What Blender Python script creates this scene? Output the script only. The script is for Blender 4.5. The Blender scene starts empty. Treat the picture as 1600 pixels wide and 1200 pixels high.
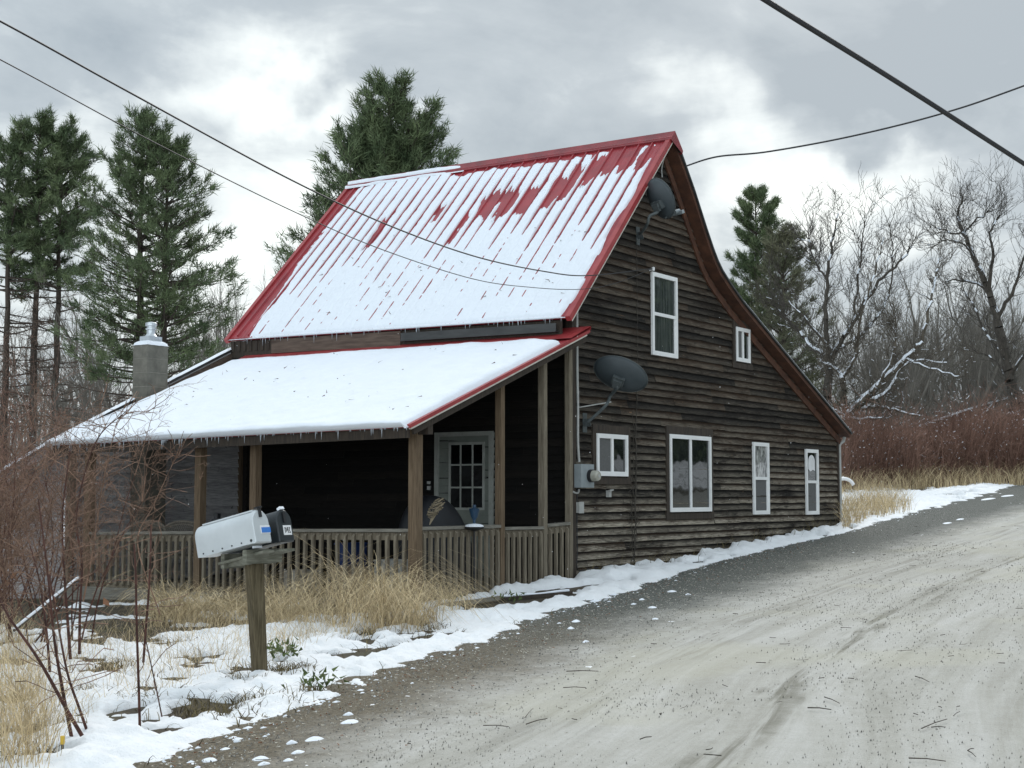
import bpy, math, random
import numpy as np
random.seed(7); RS = np.random.RandomState(7)
R = math.radians
sc = bpy.context.scene
col = sc.collection

# ------------------------------------------------------------------ camera
F = 2308.16; YAW = R(56.158); PIT = R(4.357)
C = np.array([-16.6454, -10.2245, 1.1063])
fwd = np.array([math.sin(YAW)*math.cos(PIT), math.cos(YAW)*math.cos(PIT), math.sin(PIT)])
rgt = np.array([math.cos(YAW), -math.sin(YAW), 0.0]); upv = np.cross(rgt, fwd)
cd = bpy.data.cameras.new("camera"); cam = bpy.data.objects.new("camera", cd); col.objects.link(cam)
cam.location = C; cam.rotation_euler = (math.pi/2+PIT, 0, -YAW)
cd.sensor_width = 36; cd.lens = 36*F/1600; cd.clip_end = 3000; cd.clip_start = .05
sc.camera = cam

def ray(u, v): return fwd + rgt*(u-800)/F - upv*(v-600)/F
def at(u, v, t): return C + ray(u, v)*t                       # a point at depth t
def on(u, v, ax, val):                                         # a point on a plane of the house
    r = ray(u, v); return C + r*(val-C[ax])/r[ax]

# ------------------------------------------------------------------ noise
_T = RS.rand(256, 256)
def vnoise(x, y, seed=0):
    x = np.asarray(x, float)+seed*17.31; y = np.asarray(y, float)+seed*9.77
    xi = np.floor(x).astype(int); yi = np.floor(y).astype(int); fx = x-xi; fy = y-yi
    fx = fx*fx*(3-2*fx); fy = fy*fy*(3-2*fy)
    a = _T[xi % 256, yi % 256]; b = _T[(xi+1) % 256, yi % 256]; c = _T[xi % 256, (yi+1) % 256]; d = _T[(xi+1) % 256, (yi+1) % 256]
    return (a*(1-fx)+b*fx)*(1-fy)+(c*(1-fx)+d*fx)*fy
def fbm(x, y, seed=0, o=4):
    s = 0; a = .5; n = 0
    for k in range(o):
        s = s+a*vnoise(np.asarray(x)*2**k, np.asarray(y)*2**k, seed+k*3); n += a; a *= .5
    return s/n
def sm(a, b, x):
    t = np.clip((np.asarray(x, float)-a)/(b-a), 0, 1); return t*t*(3-2*t)

def softp(x, w): return np.log1p(np.exp(np.clip(np.asarray(x, float)/w, -30, 30)))*w
def G(x, y):                                                   # the lie of the land
    x = np.asarray(x, float); y = np.asarray(y, float)
    z = .028*x+.035*softp(x, 2.0)-.06*softp(x-24, 3.0)-.03
    z = z+1.3*sm(-14.5, -24, y)*sm(-16, 4, x)                    # bank across the road
    z = z-.05*softp(y-3, 1.5)*sm(2, -4, x)*sm(40, 10, y)       # falls away behind the porch
    return z
def gnd(u, v, tm=120):
    r = ray(u, v); t = np.linspace(3, tm, 20000); P = C+r*t[:, None]
    k = int(np.argmax(P[:, 2] < G(P[:, 0], P[:, 1]))); return P[k]

# ------------------------------------------------------------------ mesh building
ORG = {}
class MB:
    def __init__(s): s.v = []; s.f = []; s.n = 0; s.rnd = []; s.bv = []; s.np = []
    def add(s, vs, fs, rnd=0., bv=None):
        o = s.n; s.v.extend([tuple(map(float, p)) for p in vs]); s.n += len(vs)
        s.f.extend([tuple(i+o for i in f) for f in fs]); s.rnd.extend([rnd]*len(fs))
        s.bv.extend(bv if bv is not None else [0.]*len(vs))
    def box(s, p0, p1, rnd=0.):
        (x0, y0, z0), (x1, y1, z1) = p0, p1
        x0, x1 = min(x0, x1), max(x0, x1); y0, y1 = min(y0, y1), max(y0, y1); z0, z1 = min(z0, z1), max(z0, z1)
        v = [(x0,y0,z0),(x1,y0,z0),(x1,y1,z0),(x0,y1,z0),(x0,y0,z1),(x1,y0,z1),(x1,y1,z1),(x0,y1,z1)]
        s.add(v, [(0,3,2,1),(4,5,6,7),(0,1,5,4),(1,2,6,5),(2,3,7,6),(3,0,4,7)], rnd)
    def bar(s, a, b, w, h, upd=(0, 0, 1), rnd=0.):             # a beam from a to b, w wide, h tall
        a = np.array(a, float); b = np.array(b, float); d = b-a; d /= np.linalg.norm(d)
        sd = np.cross(d, np.array(upd, float)); 
        if np.linalg.norm(sd) < 1e-5: sd = np.cross(d, np.array([1., 0, 0]))
        sd /= np.linalg.norm(sd); u = np.cross(sd, d)
        v = []
        for p in (a, b):
            for (i, j) in ((-1,-1),(1,-1),(1,1),(-1,1)): v.append(p+sd*i*w/2+u*j*h/2)
        s.add(v, [(0,1,2,3),(7,6,5,4),(0,4,5,1),(1,5,6,2),(2,6,7,3),(3,7,4,0)], rnd)
    def tube(s, pts, r, n=8, caps=True):
        pts = [np.array(p, float) for p in pts]; rr = r if isinstance(r, (list, tuple, np.ndarray)) else [r]*len(pts)
        ref = np.array([.31, .17, .93]); vs = []; fs = []
        for i, p in enumerate(pts):
            d = pts[min(i+1, len(pts)-1)]-pts[max(i-1, 0)]; d /= max(np.linalg.norm(d), 1e-9)
            if i == 0 and abs(d@ref) > .95: ref = np.array([.93, .31, .17])
            a = np.cross(d, ref); a /= np.linalg.norm(a); ref2 = np.cross(a, d); b = ref2
            for k in range(n):
                t = 2*math.pi*k/n; vs.append(p+(a*math.cos(t)+b*math.sin(t))*rr[i])
        for i in range(len(pts)-1):
            for k in range(n): fs.append((i*n+k, i*n+(k+1) % n, (i+1)*n+(k+1) % n, (i+1)*n+k))
        if caps: fs.append(tuple(range(n-1, -1, -1))); fs.append(tuple((len(pts)-1)*n+k for k in range(n)))
        s.add(vs, fs)
    def grid(s, P):                                            # P[i][j] 3d points
        P = np.asarray(P, float); a, b = P.shape[:2]
        idx = np.arange(a*b).reshape(a, b)
        s.np.append((P.reshape(-1, 3), np.stack([idx[:-1,:-1], idx[1:,:-1], idx[1:,1:], idx[:-1,1:]], -1).reshape(-1, 4)))
    def arr(s, V, Fq): s.np.append((np.asarray(V, float), np.asarray(Fq, int)))
    def build(s, name, mat, parent=None, smooth=False, uv=None):
        org = ORG.get(parent.name, np.zeros(3)) if parent else np.zeros(3)
        me = bpy.data.meshes.new(name)
        if s.np and not s.v:
            off = 0; VV = []; LL = []; CN = []
            for V, Fq in s.np:
                VV.append(V-org); LL.append((Fq+off).ravel()); CN.append(np.full(len(Fq), Fq.shape[1])); off += len(V)
            V = np.concatenate(VV); L = np.concatenate(LL); cn = np.concatenate(CN)
            me.vertices.add(len(V)); me.vertices.foreach_set('co', V.astype(np.float32).ravel())
            me.loops.add(len(L)); me.loops.foreach_set('vertex_index', L.astype(np.int32))
            me.polygons.add(len(cn)); st = np.concatenate([[0], np.cumsum(cn)[:-1]])
            me.polygons.foreach_set('loop_start', st.astype(np.int32)); me.polygons.foreach_set('loop_total', cn.astype(np.int32))
            if uv is not None:
                ul = me.uv_layers.new(name='UVMap'); ul.data.foreach_set('uv', np.asarray(uv)[L].astype(np.float32).ravel())
            me.update(calc_edges=True)
        else:
            me.from_pydata([tuple(np.array(p)-org) for p in s.v], [], s.f)
            if any(s.rnd):
                at_ = me.attributes.new('rnd', 'FLOAT', 'FACE'); at_.data.foreach_set('value', np.array(s.rnd, np.float32))
            if any(s.bv):
                at_ = me.attributes.new('bv', 'FLOAT', 'POINT'); at_.data.foreach_set('value', np.array(s.bv, np.float32))
        if smooth: me.polygons.foreach_set('use_smooth', np.ones(len(me.polygons), bool))
        me.validate(); me.materials.append(mat)
        o = bpy.data.objects.new(name, me); col.objects.link(o)
        if parent: o.parent = parent
        ORG[o.name] = org
        return o
def tag(o, label=None, cat=None, group=None, kind=None):
    if label: o['label'] = label
    if cat: o['category'] = cat
    if group: o['group'] = group
    if kind: o['kind'] = kind
    return o
def empty(name, loc, label=None, cat=None, group=None):
    o = bpy.data.objects.new(name, None); col.objects.link(o); o.location = tuple(map(float, loc)); o.empty_display_size = .2
    ORG[o.name] = np.array(loc, float); return tag(o, label, cat, group)
def copy_tree(o, parent=None):
    c = o.copy(); col.objects.link(c)
    if parent: c.parent = parent
    for ch in list(o.children): copy_tree(ch, c)
    return c

def segs(P0, P1, r0, r1, n=3):                                 # many tapered sticks at once
    P0 = np.asarray(P0, float); P1 = np.asarray(P1, float); r0 = np.broadcast_to(r0, len(P0)); r1 = np.broadcast_to(r1, len(P0))
    d = P1-P0; d /= np.maximum(np.linalg.norm(d, axis=1), 1e-9)[:, None]
    ref = np.where(np.abs(d[:, 2:3]) > .9, np.array([[1., 0, 0]]), np.array([[0, 0, 1.]]))
    a = np.cross(d, ref); a /= np.linalg.norm(a, axis=1)[:, None]; b = np.cross(a, d)
    V = []
    for P, r in ((P0, r0), (P1, r1)):
        for k in range(n):
            t = 2*math.pi*k/n; V.append(P+(a*math.cos(t)+b*math.sin(t))*r[:, None])
    V = np.stack(V, 1).reshape(-1, 3)
    base = np.arange(len(P0))*2*n; Fq = []
    for k in range(n): Fq.append(np.stack([base+k, base+(k+1) % n, base+n+(k+1) % n, base+n+k], 1))
    return V, np.stack(Fq, 1).reshape(-1, 4)
def needles(P, D, L, w, rs):                                   # many thin leaf triangles
    n = len(P); D = D/np.linalg.norm(D, axis=1)[:, None]
    q = rs.normal(size=(n, 3)); s = np.cross(D, q); s /= np.maximum(np.linalg.norm(s, axis=1), 1e-9)[:, None]
    L = np.broadcast_to(L, n)[:, None]; w = np.broadcast_to(w, n)[:, None]
    V = np.stack([P-s*w/2, P+s*w/2, P+D*L], 1).reshape(-1, 3)
    return V, np.arange(3*n).reshape(-1, 3)

# ------------------------------------------------------------------ materials
def newmat(name):
    m = bpy.data.materials.new(name); m.use_nodes = True; nt = m.node_tree; return m, nt, nt.nodes['Principled BSDF']
def nd(nt, t, **k):
    n = nt.nodes.new(t)
    for a, b in k.items():
        if a.startswith('i_'): n.inputs[int(a[2:])].default_value = b
        else: setattr(n, a, b)
    return n
def ramp(nt, fac, stops):
    r = nt.nodes.new('ShaderNodeValToRGB'); e = r.color_ramp.elements
    while len(e) < len(stops): e.new(.5)
    for q, (p, c) in zip(e, stops): q.position = p; q.color = (*c, 1) if len(c) == 3 else c
    nt.links.new(fac, r.inputs[0]); return r.outputs[0]
def noise(nt, vec, scale, detail=4, rough=.55, stretch=(1, 1, 1), dist=0):
    mp = nt.nodes.new('ShaderNodeMapping'); mp.inputs['Scale'].default_value = stretch; nt.links.new(vec, mp.inputs[0])
    n = nt.nodes.new('ShaderNodeTexNoise'); n.inputs['Scale'].default_value = scale; n.inputs['Detail'].default_value = detail
    n.inputs['Roughness'].default_value = rough; n.inputs['Distortion'].default_value = dist
    nt.links.new(mp.outputs[0], n.inputs['Vector']); return n.outputs['Fac']
def mth(nt, op, a, b=None, c=None, clamp=False):
    n = nt.nodes.new('ShaderNodeMath'); n.operation = op; n.use_clamp = clamp
    for i, x in enumerate((a, b, c)):
        if x is None: continue
        if isinstance(x, (int, float)): n.inputs[i].default_value = x
        else: nt.links.new(x, n.inputs[i])
    return n.outputs[0]
def mrange(nt, x, a, b, c=0., d=1., smooth=True):
    n = nt.nodes.new('ShaderNodeMapRange'); n.interpolation_type = 'SMOOTHSTEP' if smooth else 'LINEAR'
    for i, q in enumerate((a, b, c, d)): n.inputs[1+i].default_value = q
    nt.links.new(x, n.inputs[0]); return n.outputs[0]
def mix(nt, fac, a, b, mode='MIX'):
    n = nt.nodes.new('ShaderNodeMix'); n.data_type = 'RGBA'; n.blend_type = mode
    for s, x in ((0, fac), (6, a), (7, b)):
        if isinstance(x, (int, float)): n.inputs[s].default_value = x
        elif isinstance(x, tuple): n.inputs[s].default_value = (*x, 1)
        else: nt.links.new(x, n.inputs[s])
    return n.outputs[2]
def bump(nt, b, h, strength=.3, dist=.02):
    n = nt.nodes.new('ShaderNodeBump'); n.inputs['Strength'].default_value = strength; n.inputs['Distance'].default_value = dist
    nt.links.new(h, n.inputs['Height']); nt.links.new(n.outputs[0], b.inputs['Normal'])
def geo(nt): return nt.nodes.new('ShaderNodeNewGeometry').outputs['Position']
def objc(nt): return nt.nodes.new('ShaderNodeTexCoord').outputs['Object']
def attr(nt, name):
    n = nt.nodes.new('ShaderNodeAttribute'); n.attribute_name = name; return n.outputs['Fac']

def simple(name, c0, c1, scale=8, rough=.7, stretch=(1, 1, 1), bs=0., metal=0., detail=4, spec=None, island=0.):
    m, nt, b = newmat(name); v = objc(nt); n = noise(nt, v, scale, detail, .6, stretch)
    c = ramp(nt, n, [(.3, c0), (.7, c1)])
    if island:
        g = nt.nodes.new('ShaderNodeNewGeometry'); k = mrange(nt, g.outputs['Random Per Island'], 0, 1, 1-island, 1+island, False)
        cc = nt.nodes.new('ShaderNodeCombineColor')
        for i in range(3): nt.links.new(k, cc.inputs[i])
        c = mix(nt, 1., c, cc.outputs[0], 'MULTIPLY')
    nt.links.new(c, b.inputs['Base Color']); b.inputs['Roughness'].default_value = rough; b.inputs['Metallic'].default_value = metal
    if spec is not None: b.inputs['Specular IOR Level'].default_value = spec
    if bs: bump(nt, b, n, bs, .01)
    return m

def clap_mat(name, cols, grey, torn, gz=(2.6, .2), gmax=.95, along=(.25, .25, 6)):
    m, nt, b = newmat(name); p = geo(nt); r = attr(nt, 'rnd'); v = attr(nt, 'bv')
    st = noise(nt, p, 9, 6, .65, along, .4); fine = noise(nt, p, 30, 5, .7, (along[0]*.6, along[1]*.6, 3.2))
    k = mth(nt, 'ADD', mth(nt, 'MULTIPLY', r, .5), mth(nt, 'MULTIPLY', st, .6))
    c = ramp(nt, k, [(.28, cols[0]), (.58, cols[1]), (.88, cols[2])])
    sx = nt.nodes.new('ShaderNodeSeparateXYZ'); nt.links.new(p, sx.inputs[0])
    hz = mrange(nt, sx.outputs[2], gz[0], gz[1], .22, 1.)
    low = mrange(nt, v, .80, .25); big = noise(nt, p, 1.1, 4, .6, (1, 1, 3.5))
    pk = mrange(nt, r, .1, .9, .45, 1.25, False); g = mth(nt, 'MULTIPLY', mth(nt, 'MULTIPLY', mth(nt, 'MULTIPLY', low, pk), hz), mrange(nt, mth(nt, 'ADD', mth(nt, 'MULTIPLY', big, .7), mth(nt, 'MULTIPLY', fine, .5)),   .43, .70))
    gc = ramp(nt, fine, [(.25, grey[0]), (.75, grey[1])])
    c = mix(nt, mth(nt, 'MULTIPLY', g, gmax, clamp=True), c, gc)
    t = noise(nt, p, 6.0, 6, .75, (.6, .6, 4.5), 1.5); c = mix(nt, mth(nt, 'MULTIPLY', mrange(nt, t, .62, .70), .8), c, torn)
    dk = noise(nt, p, 14, 4, .7, (1, 1, .7)); c = mix(nt, mth(nt, 'MULTIPLY', mrange(nt, dk, .62, .72), .7), c, (.006, .005, .004))
    gr = mrange(nt, noise(nt, p, 60, 3, .7, (along[0]*.3, along[1]*.3, 2.5)), .35, .65, .62, 1.25)
    cc = nt.nodes.new('ShaderNodeCombineColor')
    for i in range(3): nt.links.new(gr, cc.inputs[i])
    c = mix(nt, 1., c, cc.outputs[0], 'MULTIPLY')
    nt.links.new(c, b.inputs['Base Color']); b.inputs['Roughness'].default_value = .85; b.inputs['Specular IOR Level'].default_value = .25
    bump(nt, b, mth(nt, 'ADD', fine, st), .5, .012); return m

M = {}
M['clap'] = clap_mat('weathered_clapboard', ((.0025,.002,.0016), (.0105,.0068,.0043), (.05,.029,.016)), ((.13,.105,.078), (.48,.43,.345)), (.22,.125,.066))
M['clap_shade'] = clap_mat('shade_tinted_clapboard', ((.005,.0045,.004), (.008,.007,.006), (.014,.011,.009)), ((.02,.017,.013), (.03,.026,.02)), (.02,.015,.01), (1, 0), .5)  # unbleached wood, darkened further so the porch shade sits in the colour
M['clap_grey'] = clap_mat('grey_clapboard', ((.30,.285,.285), (.42,.40,.40), (.50,.485,.48)), ((.44,.425,.42), (.58,.565,.56)), (.13,.10,.09), (6, 5))
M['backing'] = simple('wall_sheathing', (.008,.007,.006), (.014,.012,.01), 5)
M['post'] = simple('post_wood', (.085,.058,.036), (.20,.145,.095), 16, .85, (4, 4, .25), .4, 0, 6, .2)
M['post_grey'] = simple('railing_wood', (.115,.095,.07), (.25,.215,.16), 14, .85, (4, 4, .3), .4, 0, 6, .2)
M['rail'] = simple('rail_wood', (.13,.12,.10), (.26,.245,.21), 14, .85, (.4, .4, 4), .3, 0, 5, .2)
M['deck'] = simple('deck_wood', (.05,.042,.034), (.10,.086,.07), 12, .9)
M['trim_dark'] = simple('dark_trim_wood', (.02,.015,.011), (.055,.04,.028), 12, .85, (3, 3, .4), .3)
M['soffit'] = simple('soffit_wood', (.045,.017,.009), (.105,.042,.021), 6, .8, (1, 1, 1), .2, 0, 6)
M['fascia'] = simple('fascia_wood', (.06,.04,.03), (.14,.10,.075), 9, .85, (1, .3, 3), .3)
M['gutter'] = simple('gutter_metal', (.018,.018,.018), (.05,.052,.05), 5, .5, (1, .4, 2))
M['red'] = simple('red_roof_metal', (.22,.018,.025), (.33,.03,.038), 3, .42, (1, 1, 1), .05)
M['red_trim'] = simple('red_trim_metal', (.26,.022,.026), (.36,.05,.05), 5, .45)
M['ridge'] = simple('ridge_metal', (.15,.02,.024), (.26,.03,.036), 5, .5)
M['white'] = simple('white_vinyl', (.74,.74,.73), (.82,.82,.81), 4, .4)
M['door'] = simple('door_paint', (.13,.145,.125), (.17,.185,.16), 6, .6)
M['doorfr'] = simple('door_frame_paint', (.24,.25,.22), (.34,.35,.32), 6, .6)
M['screen'] = simple('insect_screen', (.09,.09,.088), (.12,.12,.118), 30, .8)
M['block'] = simple('concrete_block', (.085,.08,.066), (.17,.16,.132), 6, .95, (1, 1, 1), .5, 0, 8)
M['mortar'] = simple('mortar', (.19,.18,.15), (.28,.265,.22), 14, .95)
M['galv'] = simple('galvanised_metal', (.42,.45,.47), (.58,.61,.63), 10, .38, (1, 1, 1), 0, .75)
M['meter'] = simple('meter_paint', (.22,.25,.26), (.29,.32,.33), 6, .5)
M['meterglass'] = simple('meter_dial', (.30,.29,.24), (.42,.41,.35), 12, .2)
M['pvc'] = simple('grey_conduit', (.32,.32,.30), (.42,.42,.40), 8, .6)
M['dish'] = simple('dish_paint', (.032,.042,.047), (.048,.06,.066), 3, .5)
M['dishm'] = simple('dish_bracket', (.05,.06,.062), (.10,.115,.115), 12, .55, (1, 1, 1), 0, .3)
M['mailw'] = simple('pale_mailbox_metal', (.50,.53,.54), (.62,.65,.66), 3, .38, (1, 1, 1), .05, .15)
M['mailb'] = simple('black_mailbox_plastic', (.008,.012,.014), (.016,.022,.026), 4, .4)
M['black'] = simple('black_plastic', (.006,.006,.007), (.014,.014,.016), 6, .5)
M['sticker'] = simple('white_sticker', (.75,.75,.75), (.84,.84,.84), 5, .5)
M['blue'] = simple('blue_sticker', (.03,.17,.55), (.04,.21,.62), 5, .5)
M['ink'] = simple('ink', (.02,.02,.02), (.05,.05,.05), 5, .6)
M['mailpost'] = simple('old_mail_post', (.042,.033,.018), (.15,.122,.075), 13, .9, (5, 5, .3), .6, 0, 6, .2)
M['mailboard'] = simple('mossy_board', (.09,.09,.065), (.23,.225,.18), 14, .9, (.4, 1, 4), .4, 0, 6)
M['wire'] = simple('cable_rubber', (.008,.008,.01), (.014,.014,.016), 4, .6)
M['cover'] = simple('dark_cover_cloth', (.003,.004,.006), (.008,.010,.014), 4, .6)
M['bluepl'] = simple('blue_plastic', (.01,.035,.07), (.014,.045,.09), 4, .4)
M['wicker'] = simple('wicker', (.10,.085,.065), (.20,.175,.14), 30, .8)
M['straw'] = simple('dry_twig_weave', (.20,.16,.10), (.35,.29,.2), 20, .8)
M['card'] = simple('cardboard', (.22,.16,.10), (.32,.24,.16), 4, .8)
M['bin'] = simple('blue_bin', (.012,.03,.11), (.016,.04,.14), 4, .5)
M['plank'] = simple('pale_plank', (.42,.38,.33), (.58,.54,.48), 8, .8, (1, 1, 4), .2)
M['yellow'] = simple('yellow_cap', (.55,.36,.03), (.65,.44,.05), 4, .5)
M['bark'] = simple('tree_bark', (.03,.026,.021), (.085,.074,.06), 9, .95, (3, 3, .6), .6)
M['bark_pine'] = simple('pine_bark', (.032,.024,.018), (.08,.062,.048), 8, .95, (3, 3, .7), .6)
M['bark_grey'] = simple('grey_bark', (.06,.055,.047), (.14,.13,.115), 6, .95, (3, 3, .6), .4)
M['bark_far'] = simple('hazed_far_bark', (.095,.085,.07), (.19,.175,.15), 3, .95)  # distance haze mixed into the bark colour of the far trees
M['apple'] = simple('apple_bark', (.045,.038,.028), (.12,.10,.075), 7, .95, (2, 2, 1), .5)
M['needle'] = simple('pine_needles', (.05,.076,.036), (.145,.18,.085), .9, .7, (1, 1, 1), 0, 0, 3, .25, .45)
M['needle_dull'] = simple('dull_pine_needles', (.075,.085,.05), (.15,.145,.09), .8, .75, (1, 1, 1), 0, 0, 3, .2, .45)
M['deadtw'] = simple('dead_twigs', (.085,.06,.045), (.16,.115,.09), 2, .9, (1, 1, 1), 0, 0, 3, .2, .4)
M['redtw'] = simple('red_brush_twigs', (.14,.075,.054), (.31,.19,.145), .5, .85, (1, 1, 1), 0, 0, 3, .2, .5)
M['browntw'] = simple('brown_brush_twigs', (.115,.07,.048), (.27,.17,.12), 1.2, .85, (1, 1, 1), 0, 0, 3, .2, .45)
M['stem'] = simple('dark_red_stems', (.035,.014,.010), (.085,.036,.026), 4, .75, (1, 1, 1), 0, 0, 3, .3, .4)
M['grass'] = simple('dry_grass', (.37,.28,.155), (.66,.53,.335), 2.5, .8, (1, 1, 1), 0, 0, 3, .2, .45)
M['grassdk'] = simple('tussock_grass', (.07,.058,.028), (.19,.15,.075), 5, .85, (1, 1, 1), 0, 0, 3, .2, .5)
M['leaf'] = simple('green_weed', (.05,.075,.02), (.12,.15,.05), 6, .7, (1, 1, 1), 0, 0, 3, .3, .4)
M['deadleaf'] = simple('dead_leaf', (.16,.07,.035), (.26,.13,.07), 6, .8)
M['barn'] = simple('barn_boards', (.075,.04,.032), (.13,.075,.06), 4, .9, (4, 4, .3))
M['ice'] = simple('ice', (.30,.33,.36), (.45,.48,.52), 8, .15)
M['twig'] = simple('fallen_twig', (.03,.024,.018), (.07,.055,.042), 9, .9)
M['pale_litter'] = simple('pale_litter', (.45,.42,.35), (.62,.58,.5), 9, .9)

def snow_mat(name='snow', tint=(.80, .84, .90), bs=.35):
    m, nt, b = newmat(name); p = geo(nt); n = noise(nt, p, 26, 6, .65); n2 = noise(nt, p, 3.2, 4)
    c = ramp(nt, n2, [(.3, tuple(x*.97 for x in tint)), (.7, tint)])
    nt.links.new(c, b.inputs['Base Color']); b.inputs['Roughness'].default_value = .75; b.inputs['Specular IOR Level'].default_value = .2
    bump(nt, b, n, bs, .02); return m
M['snow'] = snow_mat('snow', (.77, .80, .845)); M['gsnow'] = snow_mat('ground_snow', (.80, .81, .82), .8)

def glass_mat(name, c0, c1, stretch=(1, 1, 1), scale=3, rough=.03):
    m, nt, b = newmat(name); n = noise(nt, geo(nt), scale, 5, .6, stretch, 1.2)
    nt.links.new(ramp(nt, n, [(.35, c0), (.68, c1)]), b.inputs['Base Color'])
    b.inputs['Roughness'].default_value = rough; b.inputs['IOR'].default_value = 1.5; b.inputs['Coat Weight'].default_value = .15; b.inputs['Coat Roughness'].default_value = .01
    w = noise(nt, geo(nt), 2.2, 2, .5); bump(nt, b, w, .06, .05); return m
M['glass'] = glass_mat('dark_pane', (.006,.008,.008), (.02,.024,.022))
M['glass_cur'] = glass_mat('curtained_pane', (.02,.026,.026), (.075,.085,.08), (8, 8, .35), 2.4)
M['glass_lace'] = glass_mat('lace_behind_pane', (.02,.022,.022), (.5,.5,.48), (3, 3, 1.1), 4.5)
M['glass_door'] = glass_mat('door_pane', (.002,.002,.002), (.004,.005,.005)); M['glass_door'].node_tree.nodes['Principled BSDF'].inputs['Coat Weight'].default_value = 0; M['glass_door'].node_tree.nodes['Principled BSDF'].inputs['Specular IOR Level'].default_value = .08
M['curtain'] = simple('white_curtain', (.62,.62,.62), (.74,.74,.74), 6, .7)

# ---- ground and road
def ground_mat():
    m, nt, b = newmat('yard_soil'); p = geo(nt)
    n = noise(nt, p, 7, 8, .65); n2 = noise(nt, p, 1.1, 5, .6); n3 = noise(nt, p, 45, 5, .7)
    c = ramp(nt, n, [(.25, (.022,.017,.010)), (.5, (.055,.042,.024)), (.8, (.13,.10,.06))])
    c = mix(nt, mth(nt, 'MULTIPLY', mrange(nt, n2, .5, .65), .5), c, (.05,.055,.022))
    c = mix(nt, mth(nt, 'MULTIPLY', mrange(nt, n3, .58, .68), .6), c, (.19,.15,.095))
    sx = nt.nodes.new('ShaderNodeSeparateXYZ'); nt.links.new(p, sx.inputs[0])
    far = mth(nt, 'MAXIMUM', mth(nt, 'MAXIMUM', mrange(nt, sx.outputs[0], 22, 26), mrange(nt, sx.outputs[1], 7, 12)), mrange(nt, sx.outputs[1], -13, -15))
    sn = mrange(nt, noise(nt, p, .8, 6, .65), .36, .5)
    c = mix(nt, mth(nt, 'MULTIPLY', far, sn), c, (.85,.87,.9))
    nt.links.new(c, b.inputs['Base Color']); b.inputs['Roughness'].default_value = .95; bump(nt, b, n, .8, .05); return m
M['ground'] = ground_mat()

BORD = [gnd(*p) for p in [(250,1200),(420,1130),(560,1075),(700,1020),(790,990),(880,958),(1000,915),(1100,882),(1200,858),(1310,834),(1380,816),(1470,792),(1560,771)]]
bx = np.array([p[0] for p in BORD]); by = np.array([p[1] for p in BORD])
bx = np.r_[-40, bx[0]-4, bx, 34, 60]; by = np.r_[by[0]-10, by[0]-1.3, by, 3.0, 9]
def yb(x): return np.interp(x, bx, by)
LIT = [gnd(*p) for p in [(380,1200),(640,1100),(800,1030),(1000,960),(1200,900),(1400,845),(1590,792)]]
lx = np.array([p[0] for p in LIT]); ly = np.array([p[1] for p in LIT])
lx = np.r_[-40, lx[0]-4, lx, 34, 60]; ly = np.r_[ly[0]-10, ly[0]-1.5, ly, 0.5, 6]
def yl(x): return np.interp(x, lx, ly)

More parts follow.
